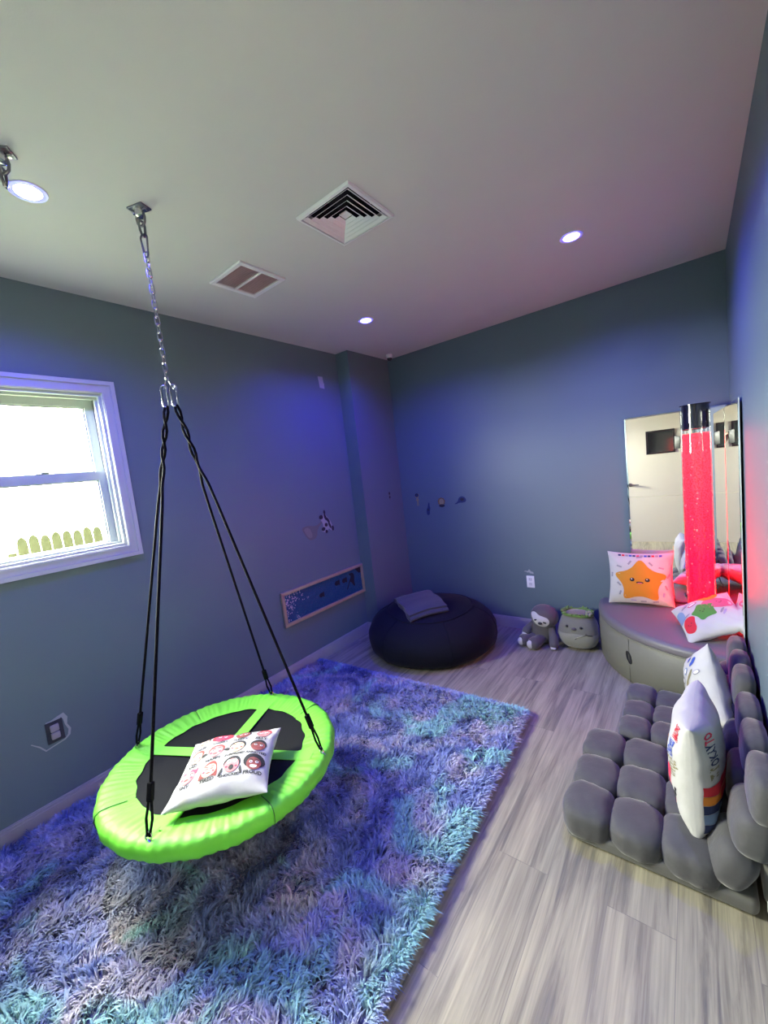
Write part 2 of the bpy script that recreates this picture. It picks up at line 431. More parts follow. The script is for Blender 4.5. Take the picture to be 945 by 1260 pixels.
mb = MB(); h = VA[2]-.0005
mb.add([(cx-h,cy-h,H+.02),(cx+h,cy-h,H+.02),(cx+h,cy+h,H+.02),(cx-h,cy+h,H+.02),(cx-h,cy-h,H+.12),(cx+h,cy-h,H+.12),(cx+h,cy+h,H+.12),(cx-h,cy+h,H+.12)],
       [(7,6,5,4),(4,5,1,0),(5,6,2,1),(6,7,3,2),(7,4,0,3)])
mb.build('duct', M_dark, t, smooth=False)

t = thing('return_grille', (VB[0], VB[1], H), 'smaller white ceiling grille with two slatted panels and a centre bar', 'air vent')
cx, cy = VB[0], VB[1]; ho = .135; hi_ = .112
mb = MB()
for a, b in (((-ho,-ho),(ho,-hi_)), ((-ho,hi_),(ho,ho)), ((-ho,-hi_),(-hi_,hi_)), ((hi_,-hi_),(ho,hi_)), ((-.006,-hi_),(.006,hi_))):
    mb.rbox((cx+a[0], cy+a[1], H-.011), (cx+b[0], cy+b[1], H-.0005), .003)
mb.build('frame', M_plastic, t)
for sx in (-1, 1):
    mb = MB(); x0, x1 = sorted((cx+sx*.006, cx+sx*hi_))
    mb.box((x0, cy-hi_, H-.0020), (x1, cy+hi_, H-.0008), 1)
    for k in range(20):
        y = cy-hi_+.0055+k*(2*hi_-.006)/20
        mb.box((x0, -.0042, -.0008), (x1, .0042, .0008), 0, Tm((0, y, H-.0058), (.65, 0, 0)))
    mb.build('slat_panel', [mat('grille_taupe', (.60,.50,.50), .6), mat('grille_filter', (.42,.33,.33), .8)], t, smooth=False)
t.rotation_euler = (0, 0, PI/2)

t = thing('security_camera', (.257, -.135, H), 'tiny white dome security camera in the ceiling corner', 'camera')
MB().lathe([(0,0),(.030,0),(.032,-.012),(.028,-.030),(.024,-.034),(0,-.034)], 32, (.257, -.135, H)).build('housing', M_plastic, t)
MB().lathe([(.024,-.033),(.023,-.044),(.016,-.053),(.008,-.057),(0,-.058)], 32, (.257, -.135, H)).build('dome', M_black, t)

# ceiling hooks
def ring_path(c, a, b, rot, n=28, taper=0, top=None):
    out = []
    Rm = Euler(rot).to_matrix()
    for k in range(n):
        q = 2*PI*k/n; x = a*math.cos(q); z = b*math.sin(q); x *= 1-taper*(z/b)
        v = Rm @ Vector((x, 0, z)); out.append((c[0]+v.x, c[1]+v.y, c[2]+v.z))
    return out
def stadium(c, w, h, rz, n=8, taper=0):
    """link loop standing up: width w, height h, turned rz about vertical"""
    out = []
    for k in range(n+1):
        a = PI*k/n; out.append((w*math.cos(a)*(1+taper), h+w*math.sin(a)-w))
    for k in range(n+1):
        a = PI+PI*k/n; out.append((w*math.cos(a)*(1-taper), -h+w*math.sin(a)+w))
    return [(c[0]+x*math.cos(rz), c[1]+x*math.sin(rz), c[2]+z) for x, z in out]
def hook(x, y, label, rz, cz):
    t = thing('ceiling_hook', (x, y, H), label, 'hook', 'steel swing hooks in the ceiling', rot=(0, 0, rz))
    mb = MB(); mb.rbox((-.034,-.024,-.006), (.034,.024,0), .002)
    mb.build('mount_plate', M_steel_d, t, local=True)
    for sx in (-1, 1):
        mb = MB(); mb.lathe([(0,-.017),(.006,-.017),(.0075,-.014),(.0075,-.006)], 6, (sx*.024, 0, 0)); mb.lathe([(.011,-.0075),(.011,-.006)], 16, (sx*.024, 0, 0))
        mb.build('bolt', M_chrome, t, local=True)
    MB().lathe([(0,-.034),(.010,-.034),(.015,-.030),(.017,-.018),(.017,-.006)], 24).build('swivel', M_chrome, t, local=True)
    mb = MB(); mb.tube([(-.016,0,-.020),(-.019,0,-.034),(-.016,0,-.052),(-.008,0,-.061),(0,0,-.063),(.008,0,-.061),(.016,0,-.052),(.019,0,-.034),(.016,0,-.020)], .0045, 10)
    mb.build('eye', M_steel_d, t, local=True)
    mb = MB(); mb.tube([(0,-.009,-.046),(0,-.013,-.060),(0,-.011,-.082),(0,-.004,-.098),(0,.004,-.098),(0,.011,-.082),(0,.013,-.060),(0,.009,-.046)], .0045, 8)
    mb.tube([(0,-.009,-.046),(0,.009,-.046)], .004, 8)
    mb.build('shackle', M_steel_d, t, local=True)
    if cz:
        mb = MB(); mb.tube(stadium((0, 0, -.132), .012, .040, 0, taper=.25), .0036, 8, closed=True)
        mb.build('carabiner', M_steel_d, t, local=True)
AX, AY = .847, -2.466
hook(AX, AY, 'steel ceiling hook with carabiner that carries the green swing', .35, 1)
hook2 = hook(.842, -2.842, 'bare steel ceiling hook at the left edge with nothing hung from it', .9, 0)

# chain
t = thing('chain', (AX, AY, 1.885), 'thin steel link chain between the ceiling hook and the swing ropes', 'chain')
nl = 16; ztop, zbot = 2.343, 1.888; pitch_ = (ztop-zbot)/nl
for k in range(nl):
    z = ztop-pitch_*(k+.5)
    MB().tube(stadium((AX, AY, z), .0078, pitch_/2+.0045, .6+(PI/2 if k % 2 else 0)), .0024, 6, closed=True).build('chain_link', M_chrome, t)

# ------------------------------------------------------------------ swing
SC = np.array((.846, -2.472, .362)); nz = np.array((-.004, .033, 1.)); nz /= np.linalg.norm(nz)
e1 = np.cross((0,1,0), nz); e1 /= np.linalg.norm(e1); e2 = np.cross(nz, e1)
PHI = 3.616
sw = thing('saucer_swing', (AX, AY, SC[2]), 'round bright green swing with black mat hanging from black ropes', 'swing')
RM, RT = .430, .036
def disc(a, r, h=0): return SC+r*(math.cos(a)*e1+math.sin(a)*e2)+h*nz
# padded rim in four stitched covers: outer roll plus inner skirt with gathers
rimprof = [(.322, .002), (.350, .006), (.380, .012), (.410, .017), (.432, .017), (.446, .008), (.451, -.008), (.449, -.030), (.440, -.044), (.418, -.046), (.395, -.030), (.350, -.010), (.322, .002)]
nseg = 240
for q in range(4):
    mb = MB(); V = []; n = 110
    a0 = PHI+PI/4+q*PI/2+.10; 
    for i in range(n+1):
        a = a0+(PI/2)*i/n
        # gathers: ripples on the skirt and puckers at the seam ends
        for j, (r, h) in enumerate(rimprof):
            w = (.0030*math.sin(a*41+2.6*math.sin(a*7+q)+1.5*math.sin(a*17))*(.5+.5*math.sin(a*5.3+q*2))+.0016*math.sin(a*97+3*math.sin(a*11)))*math.exp(-((r-.382)/.035)**2)*(1 if h > 0 else .3)
            w += .0022*math.sin(a*71+1.3*q)*math.exp(-((r-.435)/.02)**2)
            end = min(i, n-i)/n
            pin = .94 if end < .008 else 1
            rr_ = .40+(r-.40)*pin+.002*math.sin(a*23)
            V.append(disc(a, rr_+.0025*math.sin(a*17+j)*(1 if r < .34 else 0), h*pin+w))
    m_ = len(rimprof); F = []
    for i in range(n):
        for j in range(m_-1): F.append((i*m_+j, (i+1)*m_+j, (i+1)*m_+j+1, i*m_+j+1))
    F.append(tuple(range(m_-1))); F.append(tuple(n*m_+j for j in range(m_-2,-1,-1)))
    mb.add(V, F); o_ = mb.build('rim_cover', M_green, sw, angle=60)
    mb = MB(); pts = [disc(a0+.012, r*1.002, h*1.05+.0012) for r, h in rimprof[1:9]]
    mb.tube(pts, .0016, 5); mb.build('seam', mat('green_seam', (.03,.13,.012), .7), o_)
mb = MB(); V = [disc(0, 0, -.004)]; F = []
for k in range(96):
    V.append(disc(2*PI*k/96, .20, -.006))
for k in range(96): V.append(disc(2*PI*k/96, .345, -.002))
for k in range(96):
    l = (k+1) % 96; F.append((0, 1+k, 1+l)); F.append((1+k, 97+k, 97+l, 1+l))
mb.add(V, F); m0 = len(V)
V2 = [v-.006*nz for v in V]; mb.add(V2, [f[::-1] for f in F])
mb.build('mat', M_mesh, sw)
for k in range(2):
    a = PHI+k*PI/2; d = math.cos(a)*e1+math.sin(a)*e2; s_ = np.cross(nz, d)
    mb = MB(); V = []; nn = 40
    for i in range(nn+1):
        u = -1+2*i/nn; rr_ = u*.385; h = .0015+.0125*max(0, (abs(u)-.80)/.2) + (.0035 if k else 0)*(1-abs(u))
        wd = .026+.020*max(0, (abs(u)-.78)/.22)**1.5
        for sg, hh in ((-1, .0), (1, .0), (1, -.0025), (-1, -.0025)): V.append(SC+d*rr_+s_*sg*wd+nz*(h+hh))
    F = []
    for i in range(nn):
        for j in range(4): F.append((i*4+j, i*4+(j+1)%4, (i+1)*4+(j+1)%4, (i+1)*4+j))
    mb.add(V, F); mb.build('strap', M_greenweb, sw, smooth=False)
# ropes: two slings, left and right, each with two falls
apx = np.array((AX, AY, 1.870))
vdir = np.array((math.cos(.664), -math.sin(.664)*-1, 0)); vdir = np.array((.788, .616, 0))
for sgn, pair in ((-1, (0, 1)), (1, (2, 3))):
    topc = apx+vdir*sgn*.018+np.array((0,0,-.045))
    mb = MB(); mb.tube(stadium(topc, .011, .040, .66), .0034, 8, closed=True); mb.build('carabiner', M_chrome, sw)
    for w, k in enumerate(pair):
        a = PHI+k*PI/2; att = disc(a, .425, .014)
        st = topc+np.array((0,0,-.036)); pts = []; tp = st+(att-st)*.20; nn = 60
        for i in range(nn+1):
            u = i/nn; p = st+(att-st)*u
            mid = (disc(PHI+pair[0]*PI/2, .425, .014)+disc(PHI+pair[1]*PI/2, .425, .014))/2
            blend = min(1, max(0, (u-.08)/.20)); blend = blend*blend*(3-2*blend)
            pc = st+(mid-st)*u
            ph = u*60+w*PI; tw = .0075*(1-blend)
            lim = (att-st)*1.0
            # the two falls stay twisted together near the top, then part towards their own rim points
            tgt = p; p = pc*(1-blend)+tgt*blend
            p = p+tw*np.array((math.cos(ph), math.sin(ph), 0))
            if u > .93: break
            pts.append(p)
        base_p = pts[-1]
        mb = MB(); mb.tube(pts, .0052, 8); rp = mb.build('rope', M_rope, sw)
        # adjuster, webbing loop and ring at the rim
        dd = (att-base_p); L_ = np.linalg.norm(dd); dd /= L_
        sd = np.cross(dd, (0,0,1)); sd /= np.linalg.norm(sd)
        mb = MB(); Mx = np.eye(4); Mx[:3,0] = sd; Mx[:3,1] = np.cross(dd, sd); Mx[:3,2] = dd; Mx[:3,3] = base_p
        mb.rbox((-.010,-.008,-.045), (.010,.008,.012), .004, 0, Mx); mb.build('rope_adjuster', M_rope, rp)
        mb = MB()
        for s2 in (-1, 1):
            mb.tube([base_p+sd*s2*.004, base_p+dd*L_*.5+sd*s2*.011, base_p+dd*(L_-.012)+sd*s2*.004], .0045, 6)
        mb.build('webbing_loop', M_rope, rp)
        mb = MB(); mb.tube([att+dd*-.012+sd*.011*math.cos(q)+dd*.014*math.sin(q) for q in np.linspace(0, 2*PI, 17)[:-1]], .0028, 6, closed=True)
        mb.tube([att-nz*.004+e1*.014, att+nz*.002, att-nz*.004-e1*.014], .004, 6)
        mb.build('rim_ring', M_chrome, sw)
mb = MB(); mb.tube([apx+np.array((0,0,.022)), apx+vdir*-.020+np.array((0,0,-.022)), apx+vdir*.020+np.array((0,0,-.022))], .0026, 8, closed=True)
mb.build('triangle_link', M_chrome, sw)

# ------------------------------------------------------------------ pillows with printed decals
class Pillow:
    def __init__(s, a, b, T_, seed=0, bend=0, full=.52, pinch=.075):
        s.full = full; s.pinch = pinch
        s.a, s.b, s.T = a, b, T_; s.rs = np.random.RandomState(seed); s.ph = s.rs.rand(8)*6.28; s.bend = bend
    def surf(s, u, v, side=1):
        X = s.a*u*(1-s.pinch*(1-v*v)*abs(u)); Y = s.b*v*(1-s.pinch*(1-u*u)*abs(v))
        pu = max(0, 1-abs(u)**2.2); pv = max(0, 1-abs(v)**2.2)
        Z = s.T*(pu*pv)**s.full
        edge = (pu*pv)**.4*(1-(pu*pv)**.6)
        Z += s.T*.10*edge*(math.sin(9*u+s.ph[0]+2*v)+math.sin(11*v+s.ph[1]-3*u)+.6*math.sin(17*(u+v)+s.ph[2]))
        Z = max(Z, 0)*side
        Z += s.bend*(u*u-.3)+.004*math.sin(3*u+s.ph[3])*math.sin(3*v+s.ph[4])
        return np.array((X, Y, Z))
    def on(s, u, v, side, off):
        u = max(-.985, min(.985, u)); v = max(-.985, min(.985, v))
        p = s.surf(u, v, side); d = .01
        n = np.cross(s.surf(u+d, v, side)-s.surf(u-d, v, side), s.surf(u, v+d, side)-s.surf(u, v-d, side)); n /= max(np.linalg.norm(n), 1e-9)
        return p+n*off*side
    def mesh(s, n=40):
        mb = MB()
        f = lambda t: math.sin((2*t-1)*PI/2)
        mb.grid(lambda i, j: s.surf(f(i), f(j), 1), n, n)
        mb.grid(lambda i, j: s.surf(f(i), f(j), -1), n, n, flip=True)
        return mb
def star_poly(n, r0, r1, rot=PI/2, rnd=0):
    return [((r0 if k % 2 == 0 else r1)*math.cos(rot+PI*k/n), (r0 if k % 2 == 0 else r1)*math.sin(rot+PI*k/n)) for k in range(2*n)]
def round_poly(p, it=2, t=.25):
    for _ in range(it):
        q = []
        for i in range(len(p)):
            a = np.array(p[i]); b = np.array(p[(i+1) % len(p)]); q += [tuple(a+(b-a)*t), tuple(b-(b-a)*t)]
        p = q
    return p
def ell(rx, ry, n=18, a0=0, a1=2*PI): return [(rx*math.cos(a0+(a1-a0)*k/n), ry*math.sin(a0+(a1-a0)*k/n)) for k in range(n)]
def decal(mb, pil, poly, c, side, col, layer=1, rot=0, rings=3):
    """printed patch: outline in pillow (u, v) units around centre c"""
    ca, sa = math.cos(rot), math.sin(rot); n = len(poly)
    pts = [(c[0]+x*ca-y*sa, c[1]+x*sa+y*ca) for x, y in poly]
    off = .0008*layer+.0006
    V = [pil.on(c[0], c[1], side, off)]; F = []
    for r in range(1, rings+1):
        for x, y in pts: V.append(pil.on(c[0]+(x-c[0])*r/rings, c[1]+(y-c[1])*r/rings, side, off))
    for k in range(n):
        l = (k+1) % n; F.append((0, 1+k, 1+l))
        for r in range(rings-1):
            F.append((1+r*n+k, 1+(r+1)*n+k, 1+(r+1)*n+l, 1+r*n+l))
    if side < 0: F = [f[::-1] for f in F]
    mb.add(V, F, 1+PK.index(col))
def band(mb, pil, u0, u1, v0, v1, side, col, layer=1, nu=44, nv=5):
    i0 = 1+PK.index(col)
    mb.grid(lambda i, j: pil.on(u0+(u1-u0)*i, v0+(v1-v0)*j, side, .0008*layer+.0006), nu, nv, i0, flip=side < 0)
_font = {}
def font_mesh(txt):
    if txt not in _font:
        cu = bpy.data.curves.new('t', 'FONT'); cu.body = txt; cu.size = 1; cu.align_x = 'CENTER'; cu.align_y = 'CENTER'; cu.resolution_u = 2; cu.offset = .03
        ob = bpy.data.objects.new('t', cu); COL.objects.link(ob); bpy.context.view_layer.update()
        me = bpy.data.meshes.new_from_object(ob.evaluated_get(bpy.context.evaluated_depsgraph_get()))
        V = np.array([v.co[:] for v in me.vertices]); F = [tuple(p.vertices) for p in me.polygons]
        bpy.data.objects.remove(ob); bpy.data.curves.remove(cu); bpy.data.meshes.remove(me)
        _font[txt] = (V, F)
    return _font[txt]
def text(mb, pil, txt, c, size, side, col, rot=0, layer=1, sx=1):
    V, F = font_mesh(txt); ca, sa = math.cos(rot), math.sin(rot); out = []
    for x, y, _ in V:
        x *= size*sx; y *= size
        out.append(pil.on(c[0]+x*ca-y*sa, c[1]+x*sa+y*ca, side, .0008*layer+.0006))
    mb.add(out, F, 1+PK.index(col))
def pil_obj(name, pil, deco, loc, Rm, label, cat='pillow', group=None, cloth=None):
    mb = pil.mesh(); nb = mb.n
    deco(mb)
    o = mb.build(name, [cloth or M_cloth]+PM, None, smooth=True, angle=60)
    o.matrix_world = Matrix.Translation(loc) @ Rm
    return tag(o, label, cat, group)

# pillow on the swing: twelve little faces with their feelings under them
pf = Pillow(.174, .166, .056, 3)
def faces(mb):
    def fdec(o, pil, poly, c, side, col, layer=1, rot=0, rings=3, k=1.22):
        decal(mb, pil, [(px*k, py*k) for px, py in poly], (o[0]+(c[0]-o[0])*k, o[1]+(c[1]-o[1])*k), side, col, layer, rot, rings)
    words = [['SHY','TIRED','SHOCKED','PROUD'], ['SAD','HAPPY','SURPRISED','ANNOYED'], ['CALM','ANGRY','SLEEPY','SILLY']]
    skins = [['skin2','skin1','skin2','skin4'], ['skin3','skin2','skin3','skin4'], ['skin3','crim','skin4','skin2']]
    hairs = [['crim','hair1','ink','ink'], ['hair1','hair1','ink','ink'], ['ink','red','ink','red']]
    for r in range(3):
        for k in range(4):
            x = -.69+.46*k; y = -.40+.54*r
            w = words[r][k]; text(mb, pf, w, (x, y-.245), .112 if len(w) < 7 else .090, 1, 'ink')
            hc = hairs[r][k]; sk = skins[r][k]
            if (r, k) == (0, 1):
                fdec((x, y), pf, round_poly([(-.17,-.19),(-.12,.10),(-.05,.19),(.05,.19),(.12,.10),(.17,-.19),(.09,-.14),(-.09,-.14)]), (x, y), 1, hc, 1)
            elif (r, k) == (0, 3): fdec((x, y), pf, ell(.185,.165), (x, y+.045), 1, hc, 1)
            elif (r, k) == (0, 0):
                fdec((x, y), pf, round_poly([(-.14,0),(-.13,.17),(-.05,.12),(.03,.19),(.09,.13),(.15,.18),(.14,0)],1), (x, y), 1, hc, 1)
            elif (r, k) == (1, 1):
                fdec((x, y), pf, ell(.15,.14), (x, y+.03), 1, hc, 1)
                for sx in (-1, 1): fdec((x, y), pf, round_poly([(0,0),(.09*sx,-.06),(.12*sx,0),(.05*sx,.05)],1), (x+.14*sx, y-.03), 1, 'ink', 1, rings=1)
            elif (r, k) == (2, 1): fdec((x, y), pf, ell(.20,.13), (x, y+.01), 1, 'red', 1)
            else: fdec((x, y), pf, ell(.145,.15), (x, y+.035), 1, hc, 1)
            fdec((x, y), pf, ell(.125,.135), (x, y-.015), 1, sk, 2)
            for sx in (-1, 1):
                if (r, k) == (0, 1):
                    fdec((x, y), pf, ell(.030,.008,10), (x+.045*sx, y+.01), 1, 'ink', 3, rings=1)
                else:
                    big = (r, k) == (0, 2)
                    fdec((x, y), pf, ell(.040 if big else .028, .042 if big else .026, 12), (x+.05*sx, y+(.06 if big else .015)), 1, 'white', 3, rings=1)
                    fdec((x, y), pf, ell(.015,.015,8), (x+.05*sx, y+(.06 if big else .012)), 1, 'ink', 4, rings=1)
                fdec((x, y), pf, ell(.035,.008,8), (x+.05*sx, y+(.11 if (r,k) == (0,2) else .058)), 1, hc if hc != 'crim' else 'hair1', 4, rot=(-.35 if r == 2 else .15)*sx, rings=1)
            if (r, k) == (0, 2):
                fdec((x, y), pf, ell(.042,.055,14), (x, y-.06), 1, 'ink', 3, rings=1)
                for sx in (-1, 1): fdec((x, y), pf, round_poly([(0,.07),(.03*sx,.07),(.075*sx,-.09),(.03*sx,-.09)],1), (x+.135*sx, y-.115), 1, 'ink', 1, rings=1)
            elif (r, k) == (0, 3):
                fdec((x, y), pf, round_poly([(-.065,.02),(.065,.02),(.05,-.03),(0,-.045),(-.05,-.03)]), (x, y-.07), 1, 'white', 3, rings=1)
            else:
                fdec((x, y), pf, ell(.04,.012,10), (x, y-.075), 1, 'hair1', 3, rings=1)
            for sx in (-1, 1): fdec((x, y), pf, ell(.022,.018,8), (x+.08*sx, y-.045), 1, 'crim' if sk != 'skin4' else 'hair1', 3, rings=1)
pil_obj('throw_pillow', pf, faces, np.array((1.012, -2.553, .424)), PIL_SW, 'white pillow printed with little feelings faces, lying on the green swing')
def _basis(u, v):
    u = Vector(u).normalized(); v = Vector(v); v = (v-u*v.dot(u)).normalized(); w = u.cross(v)
    return Matrix(((u.x,v.x,w.x,0),(u.y,v.y,w.y,0),(u.z,v.z,w.z,0),(0,0,0,1)))
P3LOC = (2.462, -.455, .432); P3ROT = _basis((.80,.14,.40), (-.14,1,.26))
# ------------------------------------------------------------------ shag rug
rug = thing('shag_rug', (.83, -2.2, 0), 'large shaggy rug in mottled blue, lavender and teal under the swing', 'rug')
q00, q10, q11, q01 = np.array((.035,-3.30)), np.array((1.735,-3.30)), np.array((1.630,-1.165)), np.array((.035,-1.235))
def rq(u, v): return (q00*(1-u)[:,None]+q10*u[:,None])*(1-v)[:,None]+(q01*(1-u)[:,None]+q11*u[:,None])*v[:,None]
mb = MB(); mb.add([(*q00,.001),(*q10,.001),(*q11,.001),(*q01,.001),(*q00,.014),(*q10,.014),(*q11,.014),(*q01,.014)],
                  [(3,2,1,0),(4,5,6,7),(0,1,5,4),(1,2,6,5),(2,3,7,6),(3,0,4,7)])
def rug_mat():
    m = bpy.data.materials.new('shag_pile'); m.use_nodes = True; nt = m.node_tree; b = nt.nodes['Principled BSDF']
    N = nt.nodes.new; L = nt.links.new
    tc = N('ShaderNodeTexCoord')
    sep = N('ShaderNodeVectorMath'); sep.operation = 'MULTIPLY'; sep.inputs[1].default_value = (1,1,0); L(tc.outputs['Object'], sep.inputs[0])
    def noise(sc, off, det=2, dist=0):
        a = N('ShaderNodeVectorMath'); a.operation = 'ADD'; a.inputs[1].default_value = off; L(sep.outputs[0], a.inputs[0])
        n = N('ShaderNodeTexNoise'); n.inputs['Scale'].default_value = sc; n.inputs['Detail'].default_value = det; n.inputs['Distortion'].default_value = dist
        L(a.outputs[0], n.inputs['Vector']); return n.outputs['Fac']
    def ramp(fac, *st):
        r = N('ShaderNodeValToRGB'); e = r.color_ramp.elements
        e[0].position, e[0].color = st[0][0], (*st[0][1],1); e[1].position, e[1].color = st[-1][0], (*st[-1][1],1)
        for p, c in st[1:-1]: x = e.new(p); x.color = (*c,1)
        L(fac, r.inputs[0]); return r.outputs[0]
    def mixc(f, a, c):
        x = N('ShaderNodeMix'); x.data_type = 'RGBA'; L(f, x.inputs[0]); L(a, x.inputs[6]); L(c, x.inputs[7]); return x.outputs[2]
    basec = ramp(noise(4.6, (3.1,1.7,0), 3, .8), (.33,(.06,.09,.27)), (.42,(.15,.20,.46)), (.49,(.27,.33,.60)), (.57,(.43,.43,.60)), (.70,(.58,.53,.60)))
    rgb = N('ShaderNodeRGB'); rgb.outputs[0].default_value = (.30,.60,.62,1)
    sxx = N('ShaderNodeSeparateXYZ'); L(tc.outputs['Object'], sxx.inputs[0])
    ed = N('ShaderNodeMapRange'); ed.inputs[1].default_value = .30; ed.inputs[2].default_value = .85; ed.inputs[3].default_value = -.02; ed.inputs[4].default_value = .055; L(sxx.outputs[0], ed.inputs[0])
    ead = N('ShaderNodeMath'); ead.operation = 'ADD'; L(noise(3.4, (9.3,4.4,0), 2, .6), ead.inputs[0]); L(ed.outputs[0], ead.inputs[1])
    teal = ramp(ead.outputs[0], (.54,(0,0,0)), (.62,(.9,.9,.9)))
    rgb2 = N('ShaderNodeRGB'); rgb2.outputs[0].default_value = (.42,.37,.30,1)
    sand = ramp(noise(3.0, (1.3,7.7,0), 2, .5), (.60,(0,0,0)), (.72,(.7,.7,.7)))
    c = mixc(sand, basec, rgb2.outputs[0])
    c = mixc(teal, c, rgb.outputs[0])
    fine = ramp(noise(60, (0,0,0), 1), (.3,(.62,.62,.62)), (.7,(1.12,1.12,1.12)))
    mu = N('ShaderNodeMix'); mu.data_type = 'RGBA'; mu.blend_type = 'MULTIPLY'; mu.inputs[0].default_value = 1
    L(c, mu.inputs[6]); L(fine, mu.inputs[7]); L(mu.outputs[2], b.inputs['Base Color'])
    b.inputs['Roughness'].default_value = .75; b.inputs['Sheen Weight'].default_value = .3; b.inputs['Specular IOR Level'].default_value = .3
    return m
M_shag = rug_mat()
mb.build('backing', mat('rug_backing', (.12,.13,.25), .9), rug, smooth=False)
nc = 26000; kb = 5
u = RNG.rand(nc); v = RNG.rand(nc)
# a thicker row right on the border so that the edge reads as tufts
ne = 2600; e_u = np.concatenate([np.ones(ne)*.998, RNG.rand(ne)]); e_v = np.concatenate([RNG.rand(ne), np.ones(ne)*.998])
u = np.concatenate([u, e_u]); v = np.concatenate([v, e_v]); nc = len(u)
pos = rq(u, v)
# combing field: smooth direction noise
def sfield(p, s, seed):
    r = np.random.RandomState(seed); a = np.zeros(len(p))
    for k in range(7):
        w = r.randn(2)*s; a += np.sin(p@w+r.rand()*6.28)
    return a/2.6
ang = .9*sfield(pos, 7, 1)*PI+sfield(pos, 22, 2)*1.6+RNG.randn(nc)*.85
lean = np.clip(.027+.012*RNG.randn(nc), .006, .05)
edge_d = np.minimum(np.minimum(1-u, u), np.minimum(1-v, v)); lean *= np.where(edge_d < .02, .62, 1)
L_edge = edge_d <= .0021
ang = np.where(L_edge & (u > .997), RNG.randn(nc)*.5, np.where(L_edge & (v > .997), PI/2+RNG.randn(nc)*.5, ang)); lean = np.where(L_edge, .022+.006*RNG.randn(nc), lean)
Lh = np.where(L_edge, .018+.016*RNG.rand(nc), .030+.014*RNG.rand(nc))
nb = nc*kb
P0 = np.repeat(pos, kb, 0)+RNG.randn(nb, 2)*.0045
an = np.repeat(ang, kb)+RNG.randn(nb)*.30; ln = np.repeat(lean, kb)*(1+.25*RNG.randn(nb)); hh = np.repeat(Lh, kb)*(1+.2*RNG.randn(nb))
D = np.stack([np.cos(an), np.sin(an)], 1); Sd = np.stack([-np.sin(an), np.cos(an)], 1)
ta = RNG.rand(nb)*PI; wd = .0028+.0012*RNG.rand(nb)
wx = Sd*np.cos(ta)[:,None]*1.0+D*np.sin(ta)[:,None]*.4
V = np.zeros((nb, 7, 3)); zb = .012
for k, (t, w) in enumerate(((0, .8), (.45, 1.0), (.8, .75))):
    c = P0+D*(ln*t**1.8)[:,None]; z = zb+hh*(t-.25*t**3)
    V[:, 2*k, :2] = c-wx*(wd*w)[:,None]; V[:, 2*k+1, :2] = c+wx*(wd*w)[:,None]; V[:, 2*k, 2] = z; V[:, 2*k+1, 2] = z
V[:, 6, :2] = P0+D*(ln*1.15)[:,None]; V[:, 6, 2] = zb+hh*.74
V = V.reshape(-1, 3); V[:, 0] = np.maximum(V[:, 0], .018)
V -= np.array(rug.location)
me = bpy.data.meshes.new('pile'); nV = len(V)
me.vertices.add(nV); me.vertices.foreach_set('co', V.ravel())
b7 = (np.arange(nb)*7)[:,None]
loops = np.concatenate([b7+np.array([0,1,3,2]), b7+np.array([2,3,5,4]), b7+np.array([4,5,6])], 1).ravel()
tot = np.tile([4,4,3], nb); st = np.concatenate([[0], np.cumsum(tot)[:-1]])
me.loops.add(len(loops)); me.loops.foreach_set('vertex_index', loops.astype(np.int32))
me.polygons.add(len(tot)); me.polygons.foreach_set('loop_start', st.astype(np.int32)); me.polygons.foreach_set('loop_total', tot.astype(np.int32))
me.polygons.foreach_set('use_smooth', [True]*len(tot))
me.materials.append(M_shag); me.update(calc_edges=True); me.validate()
o = bpy.data.objects.new('pile', me); COL.objects.link(o); o.parent = rug; o['kind'] = 'stuff'

# ------------------------------------------------------------------ bean bag and folded blanket
BX, BY = .672, -.548
t = thing('bean_bag', (BX, BY, 0), 'big round dark navy bean bag in the back corner', 'bean bag')
def bagprof(r):  # top height
    return .365-.17*(r/.5)**2.6
mb = MB()
prof = [(.0,.002),(.41,.002),(.470,.016),(.507,.055),(.521,.110),(.516,.168),(.490,.222),(.442,.268),(.378,.300),(.345,.312)]
def bag_v(r, a, z):
    k = 1+.010*math.sin(3*a+1)+.006*math.sin(7*a+z*20)+.004*math.sin(13*a-z*30)
    return (BX+r*k*math.cos(a), BY+r*k*math.sin(a), z*(1+.03*math.sin(2*a+.5)))
def revolve(mb, prof, seg=96, fz=bag_v):
    V = [fz(r, 2*PI*k/seg, z) for r, z in prof for k in range(seg)]; F = []
    for i in range(len(prof)-1):
        for k in range(seg):
            l = (k+1) % seg; F.append((i*seg+k, i*seg+l, (i+1)*seg+l, (i+1)*seg+k))
    return mb.add(V, F)
revolve(mb, prof).build('body', M_bean, t)
revolve(MB(), [(.347,.3115),(.338,.320),(.30,.331),(.22,.344),(.12,.352),(.05,.354),(.001,.3545)]).build('top_panel', M_beantop, t)
MB().tube([bag_v(.346, 2*PI*k/80, .3155) for k in range(80)], .0045, 6, closed=True).build('piping', M_bean, t)
for k in range(6):
    a = k*PI/3+.3
    MB().tube([bag_v(r*1.002, a, z) for r, z in prof[1:]], .0028, 5).build('seam', M_beantop, t)
